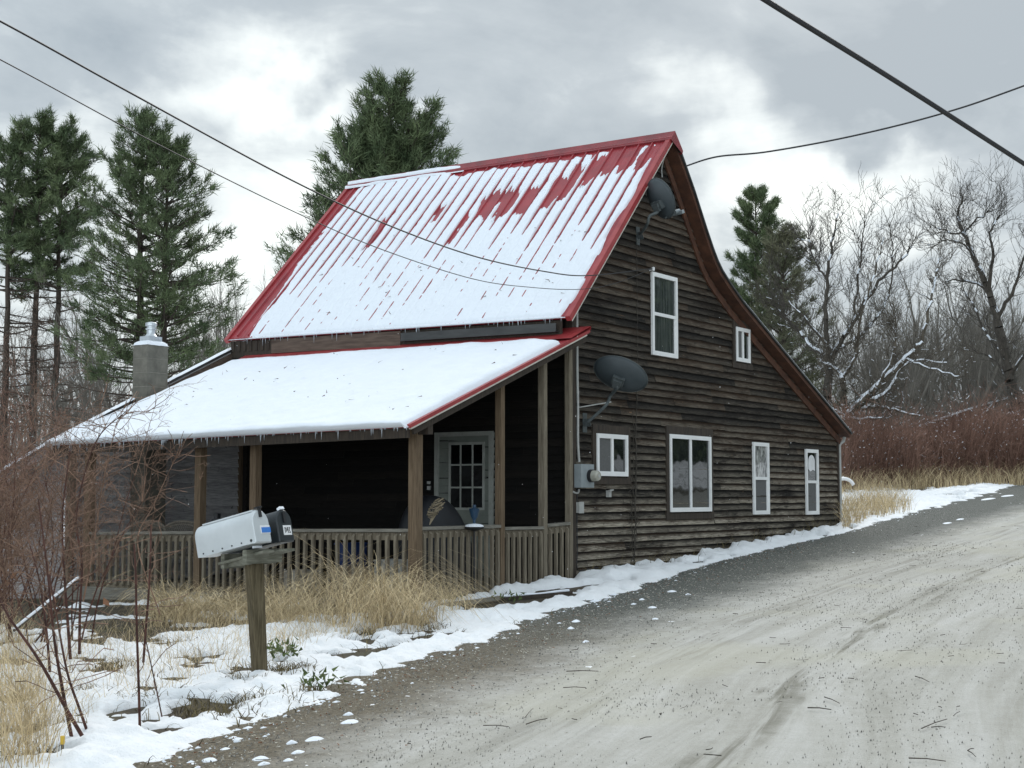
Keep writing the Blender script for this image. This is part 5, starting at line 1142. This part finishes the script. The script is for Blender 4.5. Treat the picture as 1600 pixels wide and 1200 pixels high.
def region(n, poly_u, v_lo, v_hi, clump, seed, cut=.45):
    out = []
    while len(out) < n:
        u = rs.uniform(poly_u[0], poly_u[-1])
        if rs.rand() > min(1, (poly_u[-1]-u)/70+.03) or (poly_u[0] > 100 and rs.rand() > min(1, (u-poly_u[0])/40+.1 if poly_u[0] < 1000 else 1)): continue
        lo = np.interp(u, poly_u, v_lo); hi = np.interp(u, poly_u, v_hi); v = rs.uniform(lo, hi); p = gnd(u, v, 60)
        if fbm(p[0]*clump, p[1]*clump, seed) > cut-.25*rs.rand(): out.append(p)
    return np.array(out)
def gfast(us, vs):
    return np.array([gnd(u, v, 60) for u, v in zip(us, vs)])
A1 = region(2500, [225, 330, 450, 560, 640, 740], [948, 952, 956, 950, 946, 944], [985, 985, 985, 995, 990, 964], 2.6, 3, .58)
h1 = rs.uniform(.40, 1.2, len(A1)); uu = (A1-C)@rgt/((A1-C)@fwd)*F+800
h1 = h1*np.interp(uu, [225, 300, 420, 480, 540, 610, 680, 740], [.9, .78, .75, .95, 1.35, 1.3, .9, .5])
A1 = np.concatenate([A1, A1[::8]]); h1 = np.concatenate([h1, h1[::8]*1.35]); o = grass('dry_grass', A1, h1, 1, 'grass', .55, .0075, .85, 5); tag(o, 'tall tan dry grass growing along the foot of the porch railing', 'dry grass', kind='stuff')
A2 = region(3200, [0, 120, 240, 340, 560, 700], [1000, 990, 975, 975, 975, 965], [1190, 1130, 1090, 1060, 1000, 985], 2.2, 5, .52); o = grass('dry_grass', A2, rs.uniform(.10, .45, len(A2)), 2, 'grass', .9, .0042, .9); tag(o, 'sparse bent straw poking through the yard snow', 'dry grass', kind='stuff')
A3 = region(1100, [-10, 40, 95], [960, 1010, 1130], [1215, 1215, 1215], 1.5, 6, .4); o = grass('dry_grass', A3, rs.uniform(.2, .7, len(A3)), 3, 'grass', .6, .005); tag(o, 'clump of straw at the bottom left corner', 'dry grass', kind='stuff')
A4 = region(1500, [1316, 1360, 1430], [790, 785, 785], [832, 815, 800], 1.2, 7, .45); o = grass('dry_grass', A4, rs.uniform(.25, .75, len(A4)), 4, 'grass', .5, .010); tag(o, 'tan grass around the low house corner', 'dry grass', kind='stuff')
A5 = []
while len(A5) < 1900:
    u = rs.uniform(1300, 1640); p = at(u, 776, np.interp(u, [1296, 1320, 1450, 1600, 1700], [37, 38, 40.5, 43.5, 45])-abs(rs.normal())*1.0+.5); p[2] = G(p[0], p[1])
    if fbm(p[0]*.5, p[1]*.5, 8) > .42-.25*rs.rand(): A5.append(p)
A5 = np.array(A5); o = grass('dry_grass', A5, rs.uniform(.3, 1.0, len(A5)), 5, 'grass', .45, .012); tag(o, 'tan grass along the foot of the red brush', 'dry grass', kind='stuff')
P = []; 
for k in range(420): x = rs.uniform(-.1, 9.3); P.append((x, -.05-abs(rs.normal())*.16, 0))
P = np.array(P); P[:, 2] = G(P[:, 0], P[:, 1]); o = grass('dry_grass', P, rs.uniform(.08, .38, len(P))*(.6+.8*vnoise(P[:, 0]*1.4, P[:, 0]*0, 4)), 6, 'grassdk', .5, .006); tag(o, 'thin dead weeds along the foot of the gable wall', 'weeds', kind='stuff')
# dark tussocks in the holes of the snow
P = []
for (u, v, r, n) in ((330, 1118, .22, 160), (408, 1100, .20, 170), (440, 1052, .13, 110), (375, 1068, .10, 80), (530, 1088, .0, 1), (490, 1083, .05, 40), (140, 1088, .12, 60), (225, 1098, .16, 60), (640, 975, .13, 140), (470, 1050, .10, 60), (575, 995, .10, 70), (185, 1045, .15, 90), (270, 1010, .12, 70), (680, 985, .10, 60), (40, 1190, .15, 80)):
    c = gnd(u, v, 60)
    for k in range(n): q = c+np.array([rs.normal()*r*.7, rs.normal()*r*.7, 0]); q[2] = G(q[0], q[1])+.01; P.append(q)
xx = rs.uniform(-12.5, -3.2, 26000); y2 = rs.uniform(-4.6, 2.0, 26000); t2, d2_, h_, hh_ = snow_t(xx, y2); t2 = ex_near(xx, y2, t2, d2_, h_, hh_); ok = (t2 < -.004) & (t2 > -.2) & (d2_ > .25)
for a, c in zip(xx[ok][:2600], y2[ok][:2600]): P.append((a, c, float(G(a, c))-.01))
P = np.array(P); o = grass('tussock_grass', P, rs.uniform(.06, .20, len(P)), 7, 'grassdk', 1.1, .008, 1.1); tag(o, 'dark tussocks breaking through the snow around the mailbox post', 'grass', kind='stuff')
P = []
for (u, v, n) in ((438, 1030, 60), (498, 1083, 45), (425, 1040, 30), (700, 950, 20), (800, 945, 25)):
    c = gnd(u, v, 60)
    for k in range(n): q = c+rs.normal(size=3)*[.09, .09, 0]; q[2] = G(q[0], q[1])+.04+rs.rand()*.10; P.append(q)
P = np.array(P); g = MB(); g.arr(*needles(P, rs.normal(size=P.shape)+[0, 0, .5], .06, .028, rs)); o = g.build('green_weed', M['leaf']); tag(o, 'green leafy weeds poking out of the snow by the mailbox post', 'weeds', kind='stuff')

# ------------------------------------------------------------------ left thicket: shrubs of fine twigs and dark stems
def shrub(base, Ht, seed, nst, mat, spread, r0, label, group, name='shrub', ntw=2.75, name2='twigs', lv=3):
    rs = np.random.RandomState(seed); A = []; B = []; Ra = []; base = np.array(base, float); up = np.array([0, 0, 1.]); Lm = []; St = []; cur = [0]
    def tw(p, d, L, r, l):
        q = p; m = 5 if l == 0 else 3
        for j in range(m):
            d = d+rs.normal(size=3)*(.13 if l == 0 else .22); d /= np.linalg.norm(d); nx = q+d*L/m; A.append(q); B.append(nx); Ra.append(max(r*(1-.7*j/m), .0016)); Lm.append(l); St.append(cur[0])
            if l < lv and (l > 0 or j > 0):
                for _ in range(rs.poisson(ntw*(.55 if l else .8))):
                    s = rs.normal(size=3); s -= d*(s@d); s /= np.linalg.norm(s); e = d*.7+s*.75+up*.12; tw(nx, e/np.linalg.norm(e), L*rs.uniform(.28, .5), r*.5, l+1)
            q = nx
    for k in range(nst):
        cur[0] = k; a = rs.uniform(0, 6.28); s = rs.uniform(.1, 1)*spread; tw(base+np.array([rs.normal()*.14, rs.normal()*.14, 0]), np.array([math.cos(a)*s, math.sin(a)*s, 1.]), Ht*rs.uniform(.6, 1.0), r0*rs.uniform(.6, 1.1), 0)
    A = np.array(A); B = np.array(B); Ra = np.array(Ra); Lm = np.array(Lm); E = empty(name, base, label, 'shrub', group); s = Lm == 0
    for k in range(nst):
        i_ = np.where(s & (np.array(St) == k))[0]; g = MB(); g.arr(*segs(A[i_], B[i_], Ra[i_], Ra[i_]*.85, 5)); g.build('stem', M['stem'], E)
    g = MB(); g.arr(*segs(A[~s], B[~s], Ra[~s], Ra[~s]*.75, 3)); g.build('twigs', M[mat], E)['kind'] = 'stuff'; return E
def gt(u, t): p = at(u, 776, t); p[2] = G(p[0], p[1])-.02; return p
shrub(gt(45, 13.5), 1.8, 1, 8, 'browntw', .50, .010, 'tangled grey brown bush before the far left end of the porch', None)
shrub(gt(135, 13.8), 1.65, 2, 5, 'browntw', .42, .009, 'reddish bush reaching over the left corner of the porch roof', None)
shrub(gt(-5, 14.5), 2.1, 3, 9, 'redtw', .50, .010, 'red brown bush at the left edge below the pines', None)
shrub(gt(-45, 12.5), 1.8, 4, 9, 'browntw', .50, .010, 'dense twiggy bush cut by the left edge of the picture', None)
shrub(gt(20, 20), 2.8, 5, 10, 'redtw', .45, .013, 'rusty red bush behind the twiggy bushes at the left', None)
shrub(gt(-30, 19), 3.0, 6, 10, 'redtw', .45, .013, 'tall rusty red bush behind the bush at the left edge', None)
shrub(gt(70, 16.5), 2.0, 17, 9, 'browntw', .45, .009, 'brown bush right against the far left corner of the porch', None)
shrub(gt(-20, 10.8), 1.25, 19, 9, 'browntw', .55, .008, 'low twiggy bush in the near left corner of the yard', None)
# slender dark saplings in front
def sapling(pts, r0, r1, seed, label, ntw=10, twl=.35, mat='stem'):
    rs = np.random.RandomState(seed); q = catmull(pts, 6); A = []; B = []; Ra = []; n = len(q)
    for i in range(n-1): f = i/(n-1); A.append(q[i]); B.append(q[i+1]); Ra.append(r0+(r1-r0)*f)
    E = empty('sapling', q[0], label, 'sapling'); g = MB(); g.arr(*segs(A, B, np.array(Ra), np.array(Ra)*.95, 6)); g.build('stem', M[mat], E)
    A = []; B = []; Ra = []
    for k in range(ntw):
        i = rs.randint(n//3, n-1); p = q[i]; d = rs.normal(size=3)*[.8, .8, .3]+[0, 0, .5]
        for j in range(4): d = d+rs.normal(size=3)*.25; nx = p+d/np.linalg.norm(d)*twl/4*rs.uniform(.5, 1.4); A.append(p); B.append(nx); Ra.append(.0035); p = nx
    g = MB(); g.arr(*segs(A, B, np.array(Ra), np.array(Ra)*.7, 3)); g.build('twigs', M['browntw'], E)['kind'] = 'stuff'; return E
def sp(t, *p): return [at(u, v, t+d) for u, v, d in p]
sapling(sp(8.6, (117, 1178, 0), (100, 1090, .05), (85, 1000, .1), (75, 900, .2), (60, 780, .3)), .012, .004, 1, 'thin dark stem leaning left at the bottom left', 16)
sapling(sp(8.5, (143, 1175, 0), (105, 1110, .05), (60, 1030, .1), (15, 965, .2), (-20, 900, .3)), .013, .005, 2, 'thick dark stem leaning hard to the left edge', 12)
sapling(sp(8.7, (146, 1170, 0), (125, 1110, .05), (105, 1050, .1), (88, 960, .2), (70, 860, .3)), .010, .004, 3, 'dark stem crossing the others at the bottom left', 14)
sapling(sp(9.0, (219, 1158, 0), (217, 1080, 0), (214, 990, 0), (212, 900, 0), (210, 850, .05)), .009, .006, 4, 'straight dark stalk standing alone left of the mailbox', 14, .12)
sapling(sp(9.4, (258, 1145, 0), (245, 1080, .1), (230, 1010, .2), (222, 970, .2)), .005, .003, 5, 'thin bent weed stalk right of the straight dark stalk', 6, .2)
sapling(sp(11.0, (224, 1035, 0), (228, 980, 0), (232, 930, 0), (235, 870, 0), (236, 820, .1)), .010, .006, 6, 'dark red stem rising in front of the left railing', 14, .3)
sapling(sp(11.2, (110, 1030, 0), (105, 960, 0), (100, 890, .1), (98, 800, .2), (110, 700, .3)), .013, .004, 7, 'reddish stem in front of the bushes at the left', 22, .5)
sapling(sp(11.4, (124, 1022, 0), (125, 950, 0), (128, 880, .1), (120, 800, .2), (150, 690, .3), (200, 640, .3)), .012, .003, 8, 'long reddish stem arching toward the porch roof', 26, .5)
sapling(sp(10.2, (78, 1050, 0), (72, 980, 0), (60, 900, .1), (40, 830, .2)), .010, .004, 9, 'short red brown stem beside the leaning ones', 16, .4)
sapling(sp(13.2, (130, 940, 0), (145, 860, 0), (160, 760, .1), (175, 690, .1), (190, 650, .1), (236, 645, .1)), .008, .002, 10, 'twig with fine tips against the snow of the porch roof', 34, .38, 'browntw')
sapling(sp(12.6, (250, 960, 0), (215, 850, 0), (240, 790, .1), (270, 725, .1), (282, 708, .1)), .006, .002, 11, 'curved twig before the chimney under the porch', 22, .3, 'browntw')
g = MB()
for (u, v) in ((13, 905), (80, 920), (165, 935), (20, 895), (84, 932)):
    c = at(u, v, 12.3); d = rs.normal(size=(4, 3))*.03; g.arr(np.array([c, c+[.018, 0, -.015], c+[.012, -.012, -.055], c+[-.016, .008, -.03]])+d*.35, np.array([[0, 1, 2, 3]]))
tag(g.build('dead_leaf_litter', M['deadleaf']), 'few curled rust coloured leaves hanging in the left bushes', 'dead leaves', kind='stuff')
# snow-topped pole lying against the bushes, yellow-capped stake, planks
a, c = at(22, 985, 12.2), at(122, 905, 13.4); g = MB(); g.tube([a, c], .013, 8); E = tag(g.build('fallen_pole', M['twig']), 'slanting pole topped with snow behind the stems at the left', 'pole'); g = MB(); g.tube([a+[0, 0, .018], c+[0, 0, .018]], .012, 8); g.build('snow', M['snow'], E)
b_ = gnd(97, 1192, 40); E = empty('marker_stake', b_, 'short black stake with a yellow cap at the bottom left', 'stake'); g = MB(); g.tube([b_-(0, 0, .05), b_+(0, 0, .10)], .008, 8); g.build('stake', M['black'], E); g = MB(); g.tube([b_+(0, 0, .10), b_+(0, 0, .105), b_+(0, 0, .145)], [.010, .012, .014], 10); g.build('cap', M['yellow'], E)
a, c = gnd(330, 957, 40), gnd(392, 957, 40); g = MB(); g.bar(a+[0, 0, .10], c+[0, 0, .08], .09, .025); tag(g.build('pale_plank', M['plank']), 'pale board in the dry grass left of the mailbox post', 'plank')
a, c = gnd(690, 954, 40), gnd(778, 941, 40); g = MB(); g.bar(a+[0, 0, .05], c+[0, 0, .05], .05, .05); E = tag(g.build('ground_board', M['rail']), 'grey board with snow on top lying before the porch end', 'plank'); g = MB(); g.bar(a+(c-a)*.45+[0, 0, .082], c+[0, 0, .082], .045, .014); g.build('snow', M['snow'], E)
a, c = gnd(785, 940, 40), gnd(893, 930, 40); g = MB(); g.bar(a+[0, 0, .03], c+[0, 0, .03], .05, .04); E = tag(g.build('ground_board', M['twig']), 'dark board under a line of snow at the foot of the porch end rail', 'plank'); g = MB(); P = [a+(c-a)*f+[0, 0, .055+.006*math.sin(9*f)] for f in np.linspace(0, .96, 12)]; g.tube(P, .016, 7); g.build('snow', M['snow'], E)

# ------------------------------------------------------------------ litter on the road
rs = np.random.RandomState(101); A = []; B = []; Rr = []
for k in range(190):
    x = -12+rs.rand()**1.3*22; s = rs.uniform(-.6, 6.2); y = yl(x)-s
    z = float(G(x, y))+.022; a = rs.uniform(0, 6.28); L_ = rs.uniform(.025, .11)*(1.9 if rs.rand() < .12 else 1); r_ = rs.uniform(.0014, .0034)
    p = np.array([x, y, z])
    for j in range(2): q = p+np.array([math.cos(a), math.sin(a), rs.normal()*.03])*L_/2; A.append(p); B.append(q); Rr.append(r_); p = q; a += rs.normal()*.5
for (u, v, u2, v2, r_) in ((1262, 1112, 1299, 1115, .007), (1288, 1095, 1312, 1105, .006), (1440, 1145, 1480, 1130, .006), (1455, 1143, 1478, 1143, .005), (1512, 1180, 1525, 1190, .006), (1512, 1180, 1522, 1177, .005), (1420, 1192, 1478, 1197, .006), (1430, 1062, 1452, 1071, .006), (885, 1054, 935, 1054, .006), (822, 1138, 855, 1129, .006), (1000, 1162, 1018, 1158, .006), (755, 1140, 795, 1142, .005), (820, 1128, 833, 1113, .005), (880, 1080, 915, 1080, .005), (1490, 1125, 1500, 1118, .005)):
    a = gnd(u, v, 40); c = gnd(u2, v2, 40); m_ = (a+c)/2+[0, 0, .02]; A += [a+[0, 0, .025], m_+[0, 0, .01]]; B += [m_+[0, 0, .01], c+[0, 0, .025]]; Rr += [r_*.62, r_*.5]
g = MB(); g.arr(*segs(A, B, np.array(Rr), np.array(Rr)*.8, 4)); tag(g.build('fallen_twigs', M['twig']), 'small dark twigs scattered over the frosted road', 'twigs', kind='stuff')
P = []; n = 0
while n < 4600:
    x = -12+rs.rand()*18; d = abs(rs.normal())*(.5 if n < 1200 else .9); y = yb(x)-d+.15; P.append((x, y, float(G(x, y))+.012)); n += 1
P = np.array(P); g = MB(); D = rs.normal(size=P.shape)*[1, 1, .25]; g.arr(*needles(P[:900], D[:900], rs.uniform(.012, .035, 900), .009, rs)); tag(g.build('leaf_litter', M['deadleaf']), 'brown leaf scraps on the gravel shoulder', 'leaf litter', kind='stuff')
g = MB(); g.arr(*needles(P[1200:], D[1200:], rs.uniform(.010, .035, 3400), .007, rs)); tag(g.build('straw_litter', M['pale_litter']), 'pale straw scraps on the gravel shoulder', 'straw', kind='stuff')
M['grit'] = simple('road_grit', (.12,.115,.10), (.34,.325,.29), 30, .9, (1, 1, 1), 0, 0, 3, .3, .7)
n = 22000; x = -11.5+rs.rand(n)**1.8*18; sgr = rs.uniform(-.3, 6.8, n); keepg = fbm(x*.8, sgr*1.6, 201)+.25*rs.rand(n) > .56; x = x[keepg]; sgr = sgr[keepg]; n = len(x); y = yl(x)-sgr; sz = (.0022+.0035*rs.rand(n)**2)*(1+.06*np.maximum(x+9, 0))
c = np.stack([x, y, G(x, y)+.012], -1); a = rs.uniform(0, 6.28, n); V = []
for k in range(3): V.append(c+np.stack([np.cos(a+k*2.09)*sz, np.sin(a+k*2.09)*sz, -.006+0*sz], -1))
V.append(c+np.stack([0*sz, 0*sz, .002+sz], -1)); V = np.stack(V, 1).reshape(-1, 3); b_ = np.arange(n)*4
g = MB(); g.arr(V, np.concatenate([np.stack([b_+k, b_+(k+1) % 3, b_+3], 1) for k in range(3)])); tag(g.build('road_grit', M['grit']), 'fine grit strewn over the frosted road', 'grit', kind='stuff')
M['stone'] = simple('gravel_stone', (.07,.07,.062), (.20,.195,.18), 30, .9, (1, 1, 1), 0, 0, 3, .3, .75)
n = 16000; x = -12+rs.rand(n)**1.25*26; d = np.abs(rs.normal(size=n))*np.interp(x, [-12, 0, 14], [.75, 1.0, .9])-.08; y = yb(x)-d; sz = .003+.010*rs.rand(n)**3+.0016*np.maximum(x+9, 0)**.5*rs.rand(n)
c = np.stack([x, y, G(x, y)+.005], -1); a = rs.uniform(0, 6.28, n); V = []
for k in range(4): V.append(c+np.stack([np.cos(a+k*1.57)*sz*rs.uniform(.6, 1.2, n), np.sin(a+k*1.57)*sz*rs.uniform(.6, 1.2, n), -.004+0*sz], -1))
V.append(c+np.stack([0*sz, 0*sz, sz*rs.uniform(.4, .9, n)], -1)); V = np.stack(V, 1).reshape(-1, 3); b_ = np.arange(n)*5
g = MB(); g.arr(V, np.concatenate([np.stack([b_+k, b_+(k+1) % 4, b_+4], 1) for k in range(4)])); tag(g.build('gravel_stones', M['stone']), 'loose dark gravel along the shoulder of the road', 'gravel', kind='stuff')
g = MB()                                                        # loose lumps of snow on the shoulder
def lump(c, rx, ry, h, sd):
    q = np.linspace(0, 1, 7); t = np.linspace(0, 2*math.pi, 17); Q, T = np.meshgrid(q, t, indexing='ij'); k = 1+.5*(vnoise(np.cos(T)*1.5+sd, np.sin(T)*1.5, 7)-.5)
    X = c[0]+np.cos(T)*rx*Q*k; Y_ = c[1]+np.sin(T)*ry*Q*k; g.grid(np.stack([X, Y_, G(X, Y_)+.006+h*np.sqrt(np.clip(1-Q**2, 0, 1))*(.7+.6*vnoise(X*25, Y_*25, 3))-.01*Q], -1))
for i, (u, v, a, b2) in enumerate(((545, 1130, .085, .05), (490, 1157, .08, .05), (455, 1163, .05, .03), (405, 1188, .07, .05), (412, 1196, .05, .03), (327, 1190, .06, .04), (465, 1178, .06, .035), (450, 1190, .04, .03), (545, 1118, .05, .03), (370, 1160, .03, .02), (900, 972, .07, .05), (892, 983, .05, .04), (1019, 950, .09, .05), (1050, 925, .10, .06), (1003, 938, .05, .03), (1024, 968, .06, .04), (915, 1004, .07, .02), (930, 940, .12, .05), (960, 930, .10, .04), (885, 940, .10, .04), (855, 940, .10, .05), (1075, 930, .05, .04), (990, 945, .05, .03), (1480, 818, .2, .08), (1500, 812, .2, .06), (1545, 780, .5, .12), (1575, 775, .5, .12))):
    lump(gnd(u, v, 60), a*.9, b2, .016, i*3.3)
for k in range(420):
    x = -11+rs.rand()**1.2*24; y = yb(x)+.10-abs(rs.normal())*.16; s_ = .006+.035*rs.rand()**3; lump((x, y), s_*1.3, s_*.7, .007, k)
tag(g.build('snow_lumps', M['snow'], smooth=True), 'small lumps of snow scattered on the dark gravel shoulder', 'snow', kind='stuff')
# falling flakes
n = 130; P = np.array([at(rs.uniform(0, 1600), rs.uniform(480, 900), rs.uniform(9, 19)) for _ in range(n)]); o_ = np.array([[1, 0, 0], [-.5, .8, 0], [-.5, -.8, 0], [0, 0, 1.2]]); sz = rs.uniform(.0025, .0055, n)
V = (P[:, None, :]+o_[None]*sz[:, None, None]).reshape(-1, 3); b = np.arange(n)*4; T = np.concatenate([np.stack([b+i, b+j, b+k], 1) for i, j, k in ((0, 1, 3), (1, 2, 3), (2, 0, 3), (0, 2, 1))]); g = MB(); g.arr(V, T); tag(g.build('falling_snow', M['sticker']), 'tiny snowflakes drifting in the air before the dark porch', 'snowflakes', kind='stuff')

# ------------------------------------------------------------------ sky, sun, look
SUN_EL = R(38); SUN_AZ = YAW+R(14)
wd = bpy.data.worlds.new("World"); sc.world = wd; wd.use_nodes = True; nt = wd.node_tree; bg = nt.nodes['Background']
sky = nt.nodes.new('ShaderNodeTexSky'); sky.sky_type = 'NISHITA'; sky.sun_disc = False; sky.sun_elevation = SUN_EL; sky.sun_rotation = SUN_AZ; sky.air_density = 1.; sky.dust_density = 2.
tc = nt.nodes.new('ShaderNodeTexCoord').outputs['Generated']
sep = nt.nodes.new('ShaderNodeSeparateXYZ'); nt.links.new(tc, sep.inputs[0])
# project directions on a cloud deck
zc = mth(nt, 'ADD', mth(nt, 'MAXIMUM', sep.outputs[2], 0.), .22); cb = nt.nodes.new('ShaderNodeCombineXYZ')
nt.links.new(mth(nt, 'DIVIDE', sep.outputs[0], zc), cb.inputs[0]); nt.links.new(mth(nt, 'DIVIDE', sep.outputs[1], zc), cb.inputs[1])
n1 = noise(nt, cb.outputs[0], 1.5, 7, .58, (1, 1, 1), .5); n2 = noise(nt, cb.outputs[0], 4.2, 6, .6, (1, 1, 1), .4)
# gently disturbed direction for the bright breaks in the deck
nz = nt.nodes.new('ShaderNodeTexNoise'); nz.inputs['Scale'].default_value = 7.; nz.inputs['Detail'].default_value = 6.; nt.links.new(tc, nz.inputs['Vector'])
va = nt.nodes.new('ShaderNodeVectorMath'); va.operation = 'MULTIPLY_ADD'; nt.links.new(nz.outputs['Color'], va.inputs[0]); va.inputs[1].default_value = (.34, .34, .34); nt.links.new(tc, va.inputs[2])
vs_ = nt.nodes.new('ShaderNodeVectorMath'); vs_.operation = 'SUBTRACT'; nt.links.new(va.outputs[0], vs_.inputs[0]); vs_.inputs[1].default_value = (.17, .17, .17)
acc = None
for (u, v, r, amp) in ((300, 70, .075, .5), (400, 110, .05, .6), (510, 130, .05, .7), (560, 160, .045, .4), (740, 210, .10, .4), (1120, 235, .10, .55), (1240, 290, .09, .6), (1330, 330, .07, .5), (420, 380, .12, .3), (120, 430, .2, .5), (60, 240, .05, -.15), (330, 460, .15, .35), (1500, 420, .12, .35), (860, 60, .10, -.25), (80, 60, .12, -.2), (1000, 150, .07, -.1), (1310, 90, .09, -.2), (1400, 250, .045, -.4), (1500, 170, .12, -.25), (1400, 230, .03, -.2), (350, 220, .07, -.15), (700, 90, .10, -.2)):
    d = ray(u, v); d /= np.linalg.norm(d)
    dst = nt.nodes.new('ShaderNodeVectorMath'); dst.operation = 'DISTANCE'; nt.links.new(vs_.outputs[0], dst.inputs[0]); dst.inputs[1].default_value = tuple(d)
    q = mrange(nt, dst.outputs['Value'], r*1.25, 0., 0., amp*.78); acc = q if acc is None else mth(nt, 'ADD', acc, q)
k = mth(nt, 'ADD', mth(nt, 'ADD', mth(nt, 'MULTIPLY_ADD', n1, 1.5, -.58), mth(nt, 'MULTIPLY_ADD', n2, .8, -.38)), acc, clamp=True)
cl = ramp(nt, k, [(0., (2.75, 3.2, 3.55)), (.3, (3.6, 4.05, 4.35)), (.6, (5.6, 6.05, 6.15)), (1., (8.0, 8.4, 8.15))])
# an overcast sky is brighter overhead than at the horizon
zen = mrange(nt, sep.outputs[2], .36, .8, 1., 2.0); cz = nt.nodes.new('ShaderNodeCombineColor')
for i in range(3): nt.links.new(zen, cz.inputs[i])
cl = mix(nt, 1., cl, cz.outputs[0], 'MULTIPLY')
# unseen western sky brightened, added as fill light for the porch and grey wall
dt = nt.nodes.new('ShaderNodeVectorMath'); dt.operation = 'DOT_PRODUCT'; nt.links.new(tc, dt.inputs[0]); dt.inputs[1].default_value = (-.93, -.10, .34)
west_fill = mrange(nt, dt.outputs['Value'],       .25, .95, 1., 1.35)
# stronger added strip low on that horizon, throwing light in under the porch roof
dt2 = nt.nodes.new('ShaderNodeVectorMath'); dt2.operation = 'DOT_PRODUCT'; nt.links.new(tc, dt2.inputs[0]); dt2.inputs[1].default_value = (-.93, -.36, .0)
strip = mth(nt, 'MULTIPLY', mrange(nt, dt2.outputs['Value'], .55, .9), mrange(nt, sep.outputs[2], .30, .12)); west_fill = mth(nt, 'ADD', west_fill, mth(nt, 'MULTIPLY', strip, 4.2)); cw = nt.nodes.new('ShaderNodeCombineColor')
for i in range(3): nt.links.new(west_fill, cw.inputs[i])
cl = mix(nt, 1., cl, cw.outputs[0], 'MULTIPLY')
c = mix(nt, .95, sky.outputs[0], cl); nt.links.new(c, bg.inputs['Color']); bg.inputs['Strength'].default_value = .10
ld = bpy.data.lights.new('sun', 'SUN'); ld.energy = 1.4; ld.angle = R(22); ld.color = (1, .965, .92); so = bpy.data.objects.new('sun', ld); col.objects.link(so)
so.rotation_euler = (math.pi/2-SUN_EL, 0, math.pi-SUN_AZ)
sc.view_settings.view_transform = 'Standard'; sc.view_settings.look = 'None'; sc.view_settings.exposure = .55; sc.view_settings.gamma = 1.
sc.cycles.max_bounces = 5; sc.cycles.diffuse_bounces = 3; sc.cycles.glossy_bounces = 2; sc.cycles.use_denoising = True
